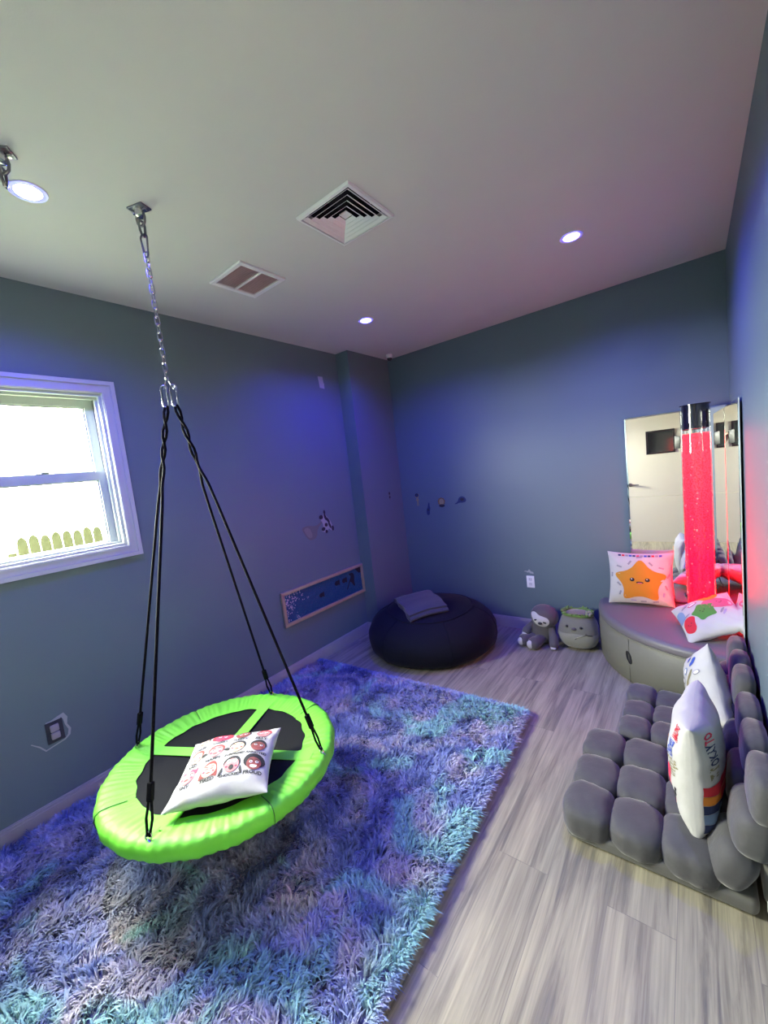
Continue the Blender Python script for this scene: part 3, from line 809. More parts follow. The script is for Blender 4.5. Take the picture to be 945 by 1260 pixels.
# folded throw
t_ang = math.radians(-38); bx, by = .645, -.640
def blv(s, w, z):
    X = bx+s*math.cos(t_ang)-w*math.sin(t_ang); Y = by+s*math.sin(t_ang)+w*math.cos(t_ang)
    d = math.hypot(X-BX, Y-BY)
    top = .356-.042*min(1.2, d/.33)**2 if d < .34 else .308-.30*(d-.34)
    return (X, Y, top+.006+z)
path = []; L2 = .205; th = .017
for lay in range(3):
    z = .006+lay*th; xs = np.linspace(-L2, L2, 15) if lay % 2 == 0 else np.linspace(L2, -L2, 15)
    for x in xs: path.append((x*(1-.015*lay), z+.0012*math.sin(40*x+lay)))
    if lay < 2:
        e_ = 1 if lay % 2 == 0 else -1
        for a in (-60,-30,0,30,60): path.append((e_*(L2+.010*math.cos(math.radians(a))), z+th/2+th/2*math.sin(math.radians(a))))
mb = MB(); PP = np.array(path); Tn = np.gradient(PP, axis=0); Tn /= np.linalg.norm(Tn, axis=1, keepdims=True); Nn = np.stack([-Tn[:,1], Tn[:,0]], 1)
hw = .0062; outl = np.concatenate([PP+Nn*hw, (PP-Nn*hw)[::-1]])
nw = 14; V = []
for j in range(nw+1):
    w = -.155+.31*j/nw
    for s_, z in outl: V.append(blv(s_, w+.006*math.sin(30*s_), z+.002*math.sin(w*25+s_*9)))
n_ = len(outl); F = []
for j in range(nw):
    for i in range(n_): k = (i+1) % n_; F.append((j*n_+i, (j+1)*n_+i, (j+1)*n_+k, j*n_+k))
h2 = len(PP)
for j in (0, nw):
    for i in range(h2-1):
        f = (j*n_+i, j*n_+i+1, j*n_+n_-2-i, j*n_+n_-1-i); F.append(f if j == 0 else f[::-1])
mb.add(V, F); o = mb.build('folded_blanket', M_blank, None)
tag(o, 'grey-blue blanket folded on top of the dark bean bag', 'blanket')

# ------------------------------------------------------------------ corner pod seat
PR = .738; ox, oy = W-.018, -.018
t = thing('corner_seat', (W, 0, 0), 'low curved olive vinyl corner seat against the mirrored corner', 'seat')
def wedge(mb, prof, seg=48, mi=0):
    """quarter turn about the room corner, closed along both walls"""
    n = len(prof); V = []
    for k in range(seg+1):
        a = PI+PI/2*k/seg
        for r, z in prof:
            V.append((ox+.0+r*math.cos(a), oy+r*math.sin(a), z))
    F = []
    for k in range(seg):
        for i in range(n-1): F.append((k*n+i, (k+1)*n+i, (k+1)*n+i+1, k*n+i+1))
    F.append(tuple(range(n-1,-1,-1))); F.append(tuple(seg*n+i for i in range(n)))
    return mb.add(V, F, mi)
ps = wedge(MB(), [(0,0),(PR-.012,0),(PR,.010),(PR+.004,.14),(PR,.272),(PR-.010,.284),(0,.284)]).build('base', M_pod, t, angle=50)
wedge(MB(), [(0,.286),(PR-.012,.286),(PR+.002,.294),(PR+.004,.318),(PR-.006,.336),(PR-.030,.345),(0,.347)]).build('cushion', M_podtop, t, angle=50)
MB().tube([(ox+(PR-.002)*math.cos(PI+PI/2*k/60), oy+(PR-.002)*math.sin(PI+PI/2*k/60), .286) for k in range(61)], .0045, 8).build('piping', M_pod, t)
ah = PI+math.radians(47)
def pv(da, z, out): return (ox+(PR+.004+out)*math.cos(ah+da), oy+(PR+.004+out)*math.sin(ah+da), z)
for a_ in (.0, -.62, .62):
    MB().tube([pv(a_, z, -.0005) for z in np.linspace(.008,.28,10)], .0018, 5).build('seam', M_pod, t)
mb = MB(); mb.tube([pv(.026*math.cos(q), .165+.030*math.sin(q)-.018*math.cos(q), .001) for q in np.linspace(0, 2*PI, 25)[:-1]], .0035, 6, closed=True)
V = [pv(0, .165, .0005)]+[pv(.026*math.cos(q), .165+.030*math.sin(q)-.018*math.cos(q), .0008) for q in np.linspace(0, 2*PI, 25)[:-1]]
mb.add(V, [(0, 1+k, 1+(k+1) % 24) for k in range(24)]); mb.build('hand_hole', M_dark, t)

# ------------------------------------------------------------------ bubble tube
TX, TY, TR = 2.434, -.200, .071
z0, z1 = .347, 1.634
t = thing('bubble_tube', (TX, TY, z0), 'tall glowing red bubble tube with a black cap standing on the corner seat', 'bubble lamp')
m = bpy.data.materials.new('glowing_water'); m.use_nodes = True; nt = m.node_tree; nt.nodes.remove(nt.nodes['Principled BSDF']); N = nt.nodes.new; L = nt.links.new
tc = N('ShaderNodeTexCoord'); sx = N('ShaderNodeSeparateXYZ'); L(tc.outputs['Object'], sx.inputs[0])
g = N('ShaderNodeMapRange'); g.inputs[1].default_value = 0; g.inputs[2].default_value = 1.12; L(sx.outputs[2], g.inputs[0])
cr = N('ShaderNodeValToRGB'); e = cr.color_ramp.elements
e[0].position = 0; e[0].color = (1,.0004,.002,1); e[1].position = 1; e[1].color = (.82,.0125,.0215,1)
x = e.new(.32); x.color = (1,.0014,.008,1); x = e.new(.58); x.color = (.90,.0045,.012,1)
L(g.outputs[0], cr.inputs[0])
st = N('ShaderNodeMath'); st.operation = 'POWER'; inv = N('ShaderNodeMath'); inv.operation = 'SUBTRACT'; inv.inputs[0].default_value = 1.05
L(g.outputs[0], inv.inputs[1]); L(inv.outputs[0], st.inputs[0]); st.inputs[1].default_value = 1.4
s2 = N('ShaderNodeMath'); s2.operation = 'MULTIPLY_ADD'; s2.inputs[1].default_value = TUBE; s2.inputs[2].default_value = 7.2; L(st.outputs[0], s2.inputs[0])
vo = N('ShaderNodeTexVoronoi'); vo.inputs['Scale'].default_value = 120; L(tc.outputs['Object'], vo.inputs['Vector'])
vr = N('ShaderNodeMapRange'); vr.inputs[1].default_value = .1; vr.inputs[2].default_value = .55; vr.inputs[3].default_value = .25; vr.inputs[4].default_value = 1.2; L(vo.outputs['Distance'], vr.inputs[0])
s3 = N('ShaderNodeMath'); s3.operation = 'MULTIPLY'; L(s2.outputs[0], s3.inputs[0]); L(vr.outputs[0], s3.inputs[1])
em = N('ShaderNodeEmission'); L(cr.outputs[0], em.inputs[0]); L(s3.outputs[0], em.inputs[1]); L(em.outputs[0], nt.nodes['Material Output'].inputs[0])
zw = 1.465
MB().lathe([(0,z0+.02),(TR-.006,z0+.02),(TR-.006,zw),(0,zw)], 64, (TX,TY,0)).build('water', m, t)
MB().lathe([(TR,z0),(TR,z1-.002)], 64, (TX,TY,0)).build('acrylic_tube', M_acrylic, t)
MB().lathe([(0,z1-.142),(TR-.005,z1-.142),(TR-.005,z1-.006),(TR+.003,z1-.006),(TR+.003,z1),(0,z1)], 64, (TX,TY,0)).build('cap', mat('gloss_black', (.008,.008,.012), .12), t, angle=30)
MB().lathe([(TR+.001,z0),(TR+.012,z0),(TR+.012,z0+.016),(TR+.001,z0+.022)], 64, (TX,TY,0)).build('base_ring', M_black, t)
mb = MB(); r_ = np.random.RandomState(3)
for k in range(90):
    a = r_.rand()*6.28; z = z0+.05+r_.rand()*1.04; rad = .0025+.003*r_.rand()
    mb.blob((TX+(TR-.0045)*math.cos(a), TY+(TR-.0045)*math.sin(a), z), (rad,rad,rad*1.2), 2, 2)
mb.build('bubbles', mat('bubble', (.6,.30,.34), .1), t)['kind'] = 'stuff'

# ------------------------------------------------------------------ mirrors
def mirror(name, lab, w, h, loc, rz):
    t = thing(name, loc, lab, 'mirror', 'corner mirrors', rot=(0,0,rz))
    MB().box((-w,-.004,0), (0,0,h)).build('backing_board', mat('mirror_edge', (.55,.62,.60), .3), t, smooth=False, local=True)
    mb = MB(); b = .008
    mb.add([(-w,-.0042,0),(0,-.0042,0),(0,-.0042,h),(-w,-.0042,h),(-w+b,-.0055,b),(-b,-.0055,b),(-b,-.0055,h-b),(-w+b,-.0055,h-b)],
           [(4,5,6,7),(0,1,5,4),(1,2,6,5),(2,3,7,6),(3,0,4,7)])
    mb.build('glass', M_mirror, t, smooth=False, local=True)
    return t
mirror('wall_mirror', 'tall mirror on the back wall behind the red bubble tube', .535, 1.262, (W-.012, -.0015, .356), math.radians(1.4))
mirror('wall_mirror', 'narrow-looking mirror on the right wall beside the red bubble tube', .765, 1.245, (W-.010, -.775, .356), -PI/2+math.radians(.8))

# ------------------------------------------------------------------ plush toys
def toy_blob(mb, c, h, n=2, sub=8, rot=(0,0,0), mi=0, fn=None): return mb.blob(c, h, n, sub, mi, Tm(rot=rot), fn)
sx_, sy_ = 1.455, -.205
t = thing('sloth_plush', (sx_, sy_, 0), 'grey plush sloth with a white face sitting on the floor by the back wall', 'stuffed toy')
mb = MB(); toy_blob(mb, (sx_+.010, sy_+.02, .098), (.088,.080,.100), 2.2, 12); mb.build('body', M_sloth, t)
hd = MB(); toy_blob(hd, (sx_+.030, sy_, .218), (.100,.088,.085), 2.2, 14, (0,.10,0)); hd = hd.build('head', M_sloth, t)
def on_head(dx, dz, out=.0): 
    d = np.array((dx, -math.sqrt(max(.02, 1-dx*dx-dz*dz)), dz)); return np.array((sx_+.030, sy_, .218))+d*np.array((.100,.088,.085))*(1+out)
def face_patch(pts, out, m, nm, par):
    mb = MB(); n = len(pts); c = np.mean(pts, 0); V = [on_head(*c, out+.02)]; F = []
    for r in (.5, 1): V += [on_head(*(c+(np.array(p)-c)*r), out if r == 1 else out+.015) for p in pts]
    V += [on_head(*p, -.06) for p in pts]
    for k in range(n):
        l = (k+1) % n; F += [(0,1+k,1+l), (1+k,1+n+k,1+n+l,1+l), (1+n+k,1+2*n+k,1+2*n+l,1+n+l)]
    mb.add(V, F); return mb.build(nm, m, par)
face_patch(round_poly([(-.80,.40),(-.48,.60),(-.15,.36),(.12,.30),(.48,.14),(.54,-.26),(.26,-.62),(-.14,-.64),(-.50,-.40),(-.66,.05)]), .075, M_plushw, 'face', hd)
for dx, dz, rt in ((-.40,-.06,.6), (.22,-.20,-.5)):
    pts = [(dx+.12*math.cos(q)*math.cos(rt)-.065*math.sin(q)*math.sin(rt), dz+.12*math.cos(q)*math.sin(rt)+.065*math.sin(q)*math.cos(rt)) for q in np.linspace(0,2*PI,13)[:-1]]
    face_patch(pts, .105, mat('brown_plush', (.03,.025,.03), .9), 'eye_patch', hd)
mb = MB(); mb.blob(on_head(-.08,-.28,.11), (.016,.012,.011), 2, 5); mb.build('nose', M_black, hd)
def limb(nm, pts, r, paw, pr, claws=True):
    mb = MB(); P_ = np.array(pts, float); tt = np.linspace(0, len(P_)-1, 12); Q = np.stack([np.interp(tt, range(len(P_)), P_[:,i]) for i in range(3)], 1)
    rr_ = r*(1-.12*np.cos(np.linspace(0, PI, 12)))
    mb.tube(Q, rr_, 12); mb.blob(P_[0], (r*.9,)*3, 2, 6); mb.blob(P_[-1], (r*1.1,)*3, 2, 6)
    o = mb.build(nm, M_sloth, t)
    mb = MB(); mb.blob(paw, pr, 2, 7); mb.build('paw_pad', M_plushw, o)
    return o
limb('leg', [(sx_-.03, sy_-.03,.055),(sx_-.075, sy_-.075,.046),(sx_-.105, sy_-.10,.044)], .040, (sx_-.120, sy_-.128,.043), (.027,.018,.030))
limb('leg', [(sx_+.01, sy_-.04,.055),(sx_-.01, sy_-.10,.046),(sx_-.022, sy_-.13,.044)], .042, (sx_-.040, sy_-.160,.044), (.027,.018,.031))
limb('arm', [(sx_-.05, sy_+.01,.150),(sx_-.085, sy_-.02,.115),(sx_-.100, sy_-.05,.095)], .030, (sx_-.108, sy_-.076,.085), (.020,.012,.014))
limb('arm', [(sx_+.075, sy_-.01,.140),(sx_+.102, sy_-.06,.085),(sx_+.110, sy_-.085,.040)], .030, (sx_+.110, sy_-.106,.018), (.020,.014,.012))

gx, gy = 1.712, -.165
t = thing('round_plush', (gx, gy, 0), 'round grey-green plush toy with a leafy headband beside the corner seat', 'stuffed toy')
Gc = np.array((gx, gy, .138)); Gh = np.array((.136,.110,.138))
def sq(P_): 
    k = 1+.10*np.clip(-P_[:,2:3], -.5, .8); return P_*np.array((1,1,1))*np.concatenate([k,k,np.ones_like(k)], 1)
MB().blob(Gc, Gh, 2.5, 18, fn=sq).build('body', M_olivep, t)
def on_g(dx, dz, out=0):
    d = np.array((dx, 0, dz)); n = 2.5
    y = max(.02, 1-abs(dx)**n-abs(dz)**n)**(1/n); k = 1+.10*np.clip(-dz, -.5, .8)
    return Gc+np.array((dx*k, -y*k, dz))*Gh*(1+out)
def belly(i, j):      # pale lower half with a smile line
    dx = -.97+1.94*i; lo_ = -.93; hi2 = -.02-.10*math.sin(i*9)*.25-.04*(2*i-1)**2
    dz = lo_+(hi2-lo_)*j
    mx_ = (max(0, 1-abs(dz)**2.5))**(1/2.5)*.985
    return on_g(dx*mx_/.97*.985, dz, .022-.02*(2*j-1)**8)
MB().grid(belly, 28, 12).build('belly', M_olivel, t)
for dx in (-.42, .30):
    MB().blob(on_g(dx, .34, .01), (.010,.007,.011), 2, 5).build('eye', M_black, t)
MB().blob(on_g(-.06, .24, .0), (.017,.012,.012), 2, 6).build('snout', M_sloth, t)
MB().tube([on_g(x, z, .03) for x, z in ((-.02,-.27),(.06,-.20),(.22,-.13),(.38,-.05),(.48,.03),(.58,-.04),(.75,-.06))], .003, 6).build('mouth', M_black, t)
mb = MB(); mb.tube([Gc+np.array((.098*math.cos(q), .078*math.sin(q), .122+.004*math.sin(3*q))) for q in np.linspace(0,2*PI,33)[:-1]], .011, 8, closed=True)
r_ = np.random.RandomState(8)
for k in range(34):
    q = r_.rand()*6.28; c = Gc+np.array((.100*math.cos(q), .080*math.sin(q), .128)); 
    mb.blob(c, (.022,.010,.006), 1.6, 4, 0, Tm(rot=(r_.randn()*.6, -.5+r_.randn()*.5, q+r_.randn()*.7)))
mb.build('leaf_headband', M_leaf, t)
mb = MB()
for k in range(5): 
    q = k*2*PI/5; mb.blob(Gc+np.array((.086+.014*math.cos(q), -.058, .146+.014*math.sin(q))), (.010,.006,.010), 2, 4)
mb.build('flower', M_olivel, t)

# ------------------------------------------------------------------ tufted floor chairs
def cells(mb, x0, x1, nx, y0, y1, ny, z0, z1, n=3.4, seed=0, M=None):
    r_ = np.random.RandomState(seed); dx = (x1-x0)/nx; dy = (y1-y0)/ny
    for i in range(nx):
        for j in range(ny):
            hx = dx/2*1.10; hy = dy/2*1.10; hz = (z1-z0)/2*(1+.05*r_.randn())
            c = (x0+dx*(i+.5), y0+dy*(j+.5), (z0+z1)/2+.003*r_.randn())
            ph = r_.rand(3)*6
            fn = lambda P_, ph=ph: P_*(1+.022*np.sin(5*P_[:,:1]+ph[0])*np.sin(4*P_[:,1:2]+ph[1])+.010*np.sin(11*P_[:,:1]+7*P_[:,1:2]+ph[2]))
            Mx = M @ Matrix.Translation(c) if M is not None else Matrix.Translation(c)
            mb.blob((0,0,0), (hx,hy,hz), n, 12, 0, Mx, fn)
def floor_chair(x0, x1, xw, y0, y1, zt, label, seed):
    t = thing('floor_chair', ((x0+xw)/2, (y0+y1)/2, 0), label, 'floor chair', 'grey tufted floor chairs')
    mb = MB(); cells(mb, x0, x1, 3, y0, y1, 3, .014, .132, 3.3, seed); mb.build('seat', M_lounge, t, angle=180)
    mb = MB(); mb.rbox((x0+.012, y0+.004, .003), (xw-.055, y1-.004, .062), .022); mb.build('seat_base', M_loungew, t)
    rows = [(2.478, .125, 24), (2.530, .250, 8), (2.553, .370, 3)]
    mb = MB(); r_ = np.random.RandomState(seed+9); dy = (y1-y0)/3
    sc_ = zt/.46
    for xc_, zc_, tilt in rows:
        for j in range(3):
            hx = min(.056, (xw-xc_-.002)); ph = r_.rand(3)*6
            fn = lambda P_, ph=ph: P_*(1+.02*np.sin(5*P_[:,1:2]+ph[0])*np.sin(4*P_[:,2:3]+ph[1]))
            mb.blob((xc_, y0+dy*(j+.5), zc_*sc_), (hx, dy/2*1.10, .078*sc_), 3.0, 12, 0, Tm(rot=(0, math.radians(tilt), 0)), fn)
    mb.build('backrest', M_lounge, t, angle=180)
    mb = MB(); mb.rbox((xw-.045, y0+.02, .05), (xw-.006, y1-.02, zt-.04), .015); mb.build('back_panel', M_loungew, t)
    mb = MB(); mb.rbox((xw-.040, y0-.006, .050), (xw-.012, y0+.004, .085), .002); mb.build('care_tag', M_plastic, t)
    return t
floor_chair(1.985, 2.455, 2.592, -1.815, -1.255, .470, 'nearer grey tufted floor chair, closest to the camera on the right', 1)
floor_chair(2.100, 2.480, 2.592, -1.235, -.775, .500, 'farther grey tufted floor chair, set against the olive corner seat', 2)

# ------------------------------------------------------------------ the other pillows
def basis(u, v):
    u = Vector(u).normalized(); v = Vector(v); v = (v-u*v.dot(u)).normalized(); w = u.cross(v)
    return Matrix(((u.x,v.x,w.x,0),(u.y,v.y,w.y,0),(u.z,v.z,w.z,0),(0,0,0,1)))
ps = Pillow(.192, .182, .050, 11)
def star_d(mb):
    st_ = round_poly([(x, y) for x, y in star_poly(5, .94, .53)], 2, .22)
    decal(mb, ps, st_, (0, -.10), 1, 'yel', 1, rings=5)
    for sx in (-1, 1):
        decal(mb, ps, ell(.075,.070,14), (.23*sx-.02, -.02), 1, 'ink', 2, rings=1); decal(mb, ps, ell(.020,.018,8), (.23*sx-.035, .005), 1, 'white', 3, rings=1)
    decal(mb, ps, ell(.115,.040,14), (-.02, -.125), 1, 'ink', 2, rings=1); decal(mb, ps, ell(.075,.022,12), (-.02, -.142), 1, 'pink', 3, rings=1)
    r_ = np.random.RandomState(2)
    for (x, y, rt) in ((-.62,.42,-.3),(-.30,.58,1.0),(-.02,.80,.1),(.30,.55,-.9),(.60,.40,-.3),(.82,.12,1.1),(.74,-.28,-1.2),(.66,-.55,1.4),(.42,-.84,.2),(.08,-.86,.1),(-.20,-.84,-.1),(-.60,-.55,1.3),(-.64,-.22,-.8),(-.86,.10,1.5)):
        decal(mb, ps, [(-.085,-.03),(.085,-.03),(.085,.03),(-.085,.03)], (x*1.06, y*1.04+.02), 1, 'gry' if r_.rand() < .55 else 'lav', 1, rt, rings=1)
    w_ = 'ITSOKTOFEELTHINGS'
    for k in range(12):
        decal(mb, ps, [(-.045,-.035),(.045,-.035),(.045,.035),(-.045,.035)], (-.62+.112*k, .90), 1, ('navy','red','gry','blue')[k % 4], 1, rings=1)
pil_obj('throw_pillow', ps, star_d, (2.110, -.105, .531), basis((1,.10,-.02), (0,.16,1)), 'square white pillow with a smiling orange star, leaning at the mirror on the seat')

pc = Pillow(.152, .170, .066, 21)
def blob_d(mb):
    rp = lambda p: round_poly([(x*1.4, y*1.4) for x, y in p], 2, .25)
    decal(mb, pc, rp([(-.17,-.24),(.10,-.26),(.13,.0),(.20,.18),(.0,.27),(-.2,.14)]), (-.64,-.46), 1, 'red', 1)
    decal(mb, pc, rp(star_poly(5, .34, .22, .5)), (-.02,-.14), 1, 'grn', 1, rings=4)
    decal(mb, pc, rp([(-.38,-.06),(-.1,-.24),(.3,-.20),(.32,.12),(.10,.16),(-.05,.24),(-.3,.16)]), (.50,.14), 1, 'pink', 1)
    decal(mb, pc, rp(star_poly(7, .26, .21)), (.32,.68), 1, 'yel', 1)
    decal(mb, pc, rp([(-.14,-.2),(.1,-.2),(.14,.1),(.0,.25),(-.14,.15)]), (-.84,.12), 1, 'sky', 1)
    decal(mb, pc, ell(.19,.07), (-.25,.42), 1, 'pink', 1, .3); decal(mb, pc, ell(.13,.035), (-.25,.42), 1, 'white', 2, .3)
    decal(mb, pc, ell(.24,.05), (.30,.95), 1, 'crim', 1)
    for (x, y, rt, c) in ((-.55,.45,.5,'gry'),(-.45,.62,.6,'lav'),(-.30,.80,.4,'gry'),(-.62,-.02,.2,'gry'),(.50,-.32,.9,'gry'),(.55,-.40,.9,'lav')):
        decal(mb, pc, ell(.16,.035,10), (x, y), 1, c, 1, rt, rings=1)
    for c in ((-.05,-.12),(.58,.12),(.32,.68),(-.66,-.46)):
        for sx in (-1,1): decal(mb, pc, ell(.022,.022,8), (c[0]+.07*sx, c[1]+.02), 1, 'ink', 2, rings=1)
        decal(mb, pc, ell(.045,.014,8), (c[0], c[1]-.06), 1, 'ink', 2, rings=1)
pil_obj('throw_pillow', pc, blob_d, P3LOC, P3ROT, 'white pillow with green, pink and yellow blobs lying on the corner seat')

p1 = Pillow(.185, .192, .078, 31, full=.36, pinch=.05)
def stripes_d(mb):
    # one face: rainbow bands below, lettering above
    for k, c in enumerate(('red','org','navy','sky','navy')):
        band(mb, p1, -.97, .975, -.10-.165*(k+.5), -.10-.165*(k-.46), -1, c)
        if c == 'org': band(mb, p1, .20, .60, -.10-.165*(k+.5), -.10-.165*(k-.46), -1, 'red', 2, 12)
    text(mb, p1, 'IT IS', (.70, .18), .36, -1, 'olive', rot=-PI/2, sx=-.34); text(mb, p1, 'OKAY', (.70, .50), .36, -1, 'navy', rot=-PI/2, sx=-.36); text(mb, p1, 'TO', (.70, .78), .36, -1, 'crim', rot=-PI/2, sx=-.36)
    # other face: hearts, bars and lettering running up the side
    text(mb, p1, 'UNIQUE', (.80, .10), .26, 1, 'olive', rot=PI/2, sx=.32); text(mb, p1, 'KINDNESS', (.74, .43), .26, 1, 'blue', rot=PI/2, sx=.26); text(mb, p1, 'AMAZING', (.78, .76), .26, 1, 'red', rot=PI/2, sx=.25)
    heart = round_poly([(0,-.24),(.17,-.02),(.20,.12),(.11,.20),(0,.10),(-.11,.20),(-.20,.12),(-.17,-.02)], 1)
    decal(mb, p1, heart, (.62,-.16), 1, 'crim', 1, .6); decal(mb, p1, heart, (.55,-.58), 1, 'crim', 1, -.5); decal(mb, p1, ell(.11,.15), (.36,-.42), 1, 'blue', 1)
    decal(mb, p1, ell(.15,.15), (.36,.30), 1, 'org', 1); decal(mb, p1, ell(.12,.16), (.30,.06), 1, 'yel', 1)
    for (x, y) in ((.84,-.34),(.78,-.42),(.74,-.82),(.62,-.90)): decal(mb, p1, [(-.10,-.018),(.10,-.018),(.10,.018),(-.10,.018)], (x, y), 1, 'ink', 1, 1.2, rings=1)
    decal(mb, p1, ell(.17,.13), (.40,-.82), 1, 'sky', 1); decal(mb, p1, ell(.10,.08), (.40,-.82), 1, 'skin3', 2)
# local u runs from far to near (towards the camera), v up; + face looks left
pil_obj('throw_pillow', p1, stripes_d, (2.398, -1.545, .312), basis((-.07,-1,.02), (-.02,.05,1)), 'white pillow with red heart prints and rainbow stripes upright on the nearer floor chair')
p2 = Pillow(.165, .165, .072, 41)
def words_d(mb):
    for k, (x, y, rx, ry, rt, c) in enumerate(((.55,.62,.16,.07,.7,'blue'),(.30,.74,.13,.06,.6,'blue'),(.74,.32,.10,.06,.4,'gry'),(.45,.28,.20,.05,.7,'olive'),(.15,.42,.12,.10,.6,'sky'),(.22,.08,.16,.06,.8,'olive'),(-.06,.20,.10,.10,.4,'gry'),(-.02,-.12,.14,.08,.8,'gry'),(-.30,.05,.10,.14,.5,'olive'),(-.25,-.32,.14,.05,.7,'pink'),(.30,-.25,.15,.05,.8,'gry'))):
        decal(mb, p2, ell(rx, ry), (x, y), 1, c, 1, rt); 
        if k in (2, 4, 6, 7): decal(mb, p2, ell(rx*.6, ry*.6), (x, y), 1, 'white', 2, rt)
pil_obj('throw_pillow', p2, words_d, (2.435, -1.085, .325), basis((.28*.80,-.96*.80,.60), (-.28*.6,.96*.6,.80)), 'white pillow with small blue and olive prints upright on the farther floor chair')

# ------------------------------------------------------------------ wall things
def wall_fn(side, out=.0015):
    if side == 'left': return lambda y, z, h: (.0002+h*out, y, z)
    if side == 'corner': return lambda y, z, h: (XC+.0002+h*out, y, z)
    return lambda x, z, h: (x, -.0002-h*out, z)
def sticker(nm, side, cx_, cz_, layers, lab, group=None, cat='wall sticker'):
    f = wall_fn(side); mb = MB(); mats = []
    for i, (poly, m) in enumerate(layers):
        if m not in mats: mats.append(m)
        pts = [(cx_+x, cz_+z) for x, z in poly]
        a = sum(pts[k][0]*pts[(k+1) % len(pts)][1]-pts[(k+1) % len(pts)][0]*pts[k][1] for k in range(len(pts)))
        if (a < 0) == (side in ('left','corner')): pts = pts[::-1]
        mb.prism(pts, lambda x, z, h: f(x, z, h), 1+.4*i, mats.index(m))
    o = mb.build(nm, mats, None, smooth=False)
    return tag(o, lab, cat, group or 'small animal stickers on the walls')
def off(p, dx, dz, s=1): return [(x*s+dx, z*s+dz) for x, z in p]
S_dk, S_wh, S_gr, S_tan, S_nv, S_or = flat('sticker_black',(.02,.02,.025)), flat('sticker_white',(.30,.30,.31)), flat('sticker_grey',(.13,.13,.125)), flat('sticker_tan',(.30,.24,.12)), flat('sticker_navy',(.02,.035,.10)), flat('sticker_ochre',(.20,.10,.02))
# flower-like funnel of grey cloth and black-and-white striped animal
sticker('wall_sticker', 'left', -1.115, 1.030, [(round_poly([(-.09,.055),(-.02,.065),(.06,.045),(.13,.075),(.14,.065),(.075,.02),(.06,-.045),(.0,-.06),(-.035,-.045),(-.07,.01)],1), S_gr), (round_poly([(-.07,.045),(-.01,.05),(.02,-.03),(-.02,-.04),(-.05,0)],1), flat('sticker_taupe',(.19,.18,.16)))], 'grey animal sticker on the left wall, left of the striped one')
zb_ = [(round_poly([(-.055,-.06),(-.02,-.02),(-.05,.03),(-.05,.07),(-.015,.055),(.0,.10),(.015,.055),(.05,.02),(.075,-.03),(.085,-.075),(.06,-.08),(.03,-.05),(.01,-.085),(-.02,-.08)],1), S_wh)]
for (x, z, rx, rz, rt) in ((-.04,.05,.022,.018,0),(.005,.045,.012,.03,.3),(-.03,-.05,.02,.016,.2),(.03,.015,.012,.03,.6),(.045,-.03,.010,.03,.4),(.005,-.02,.016,.016,0),(.075,-.06,.012,.022,0),(.0,-.075,.012,.014,0),(0,.085,.008,.018,0)):
    zb_.append(([(x+rx*math.cos(q)*math.cos(rt)-rz*math.sin(q)*math.sin(rt), z+rx*math.cos(q)*math.sin(rt)+rz*math.sin(q)*math.cos(rt)) for q in np.linspace(0,2*PI,11)[:-1]], S_dk))
sticker('wall_sticker', 'left', -.945, 1.088, zb_, 'black and white striped animal sticker on the left wall')
fig = lambda s, dx=0, dz=0: off(round_poly([(-.010,-.05),(-.004,-.01),(-.020,.0),(-.006,.012),(-.022,.03),(-.018,.05),(.0,.056),(.018,.048),(.016,.028),(.006,.012),(.018,.002),(.006,-.012),(.010,-.05),(.004,-.052),(.0,-.02),(-.004,-.052)],1), dx, dz, s)
sticker('wall_sticker', 'corner', -.205, 1.212, [(fig(.75), S_gr), (off(ell(.012,.014,10), 0, .028), S_dk), (off(ell(.010,.012,10), 0, -.008), S_dk)], 'tiny dark sticker on the boxed corner column')
sticker('wall_sticker', 'back', .312, 1.143, [(fig(1.15), S_tan), (off(ell(.020,.018,12), -.004, .046), S_dk), (off(ell(.011,.010,10), -.002, .044), S_nv)], 'thin tan sticker figure nearest the corner on the back wall')
sticker('wall_sticker', 'back', .424, 1.050, [(round_poly([(-.022,-.055),(-.024,-.01),(-.006,.02),(.004,.06),(.016,.065),(.014,.03),(.022,.01),(.012,-.02),(.008,-.055)],1), S_nv), (off(ell(.010,.012,8), -.004, -.005), S_dk)], 'lowest navy sticker on the back wall')
sticker('wall_sticker', 'back', .570, 1.110, [(off(round_poly(star_poly(9,.042,.032),1), 0, .006), S_or), (off(ell(.026,.030,14), .002, .004), S_tan), (off(ell(.030,.014,12), .002,-.032), S_dk)], 'ochre lion-like sticker on the back wall')
sticker('wall_sticker', 'back', .770, 1.118, [(round_poly([(-.070,-.030),(-.035,-.012),(-.02,.025),(.012,.040),(.045,.022),(.052,-.010),(.020,-.022),(-.02,-.020),(-.05,-.034)],1), S_nv), (off(ell(.020,.014,10), .012, .008), S_dk)], 'navy sticker farthest to the right on the back wall')

# framed blue sequin panel
t = thing('sequin_panel', (0, -1.03, .52), 'long wood-framed blue sequin panel low on the left wall', 'wall panel')
y0, y1, z0_, z1_ = -1.487, -.572, .388, .652; fwid = .026
mb = MB()
for a, b in (((0,y0,z0_),(.022,y1,z0_+fwid)), ((0,y0,z1_-fwid),(.022,y1,z1_)), ((0,y0,z0_+fwid),(.022,y0+fwid,z1_-fwid)), ((0,y1-fwid,z0_+fwid),(.022,y1,z1_-fwid))):
    mb.rbox((a[0]+.0005,a[1],a[2]), b, .004)
mb.build('frame', M_wood, t)
m = bpy.data.materials.new('blue_sequins'); m.use_nodes = True; nt = m.node_tree; b = nt.nodes['Principled BSDF']; N = nt.nodes.new; L = nt.links.new
tc = N('ShaderNodeTexCoord'); vo = N('ShaderNodeTexVoronoi'); vo.inputs['Scale'].default_value = 130; L(tc.outputs['Object'], vo.inputs['Vector'])
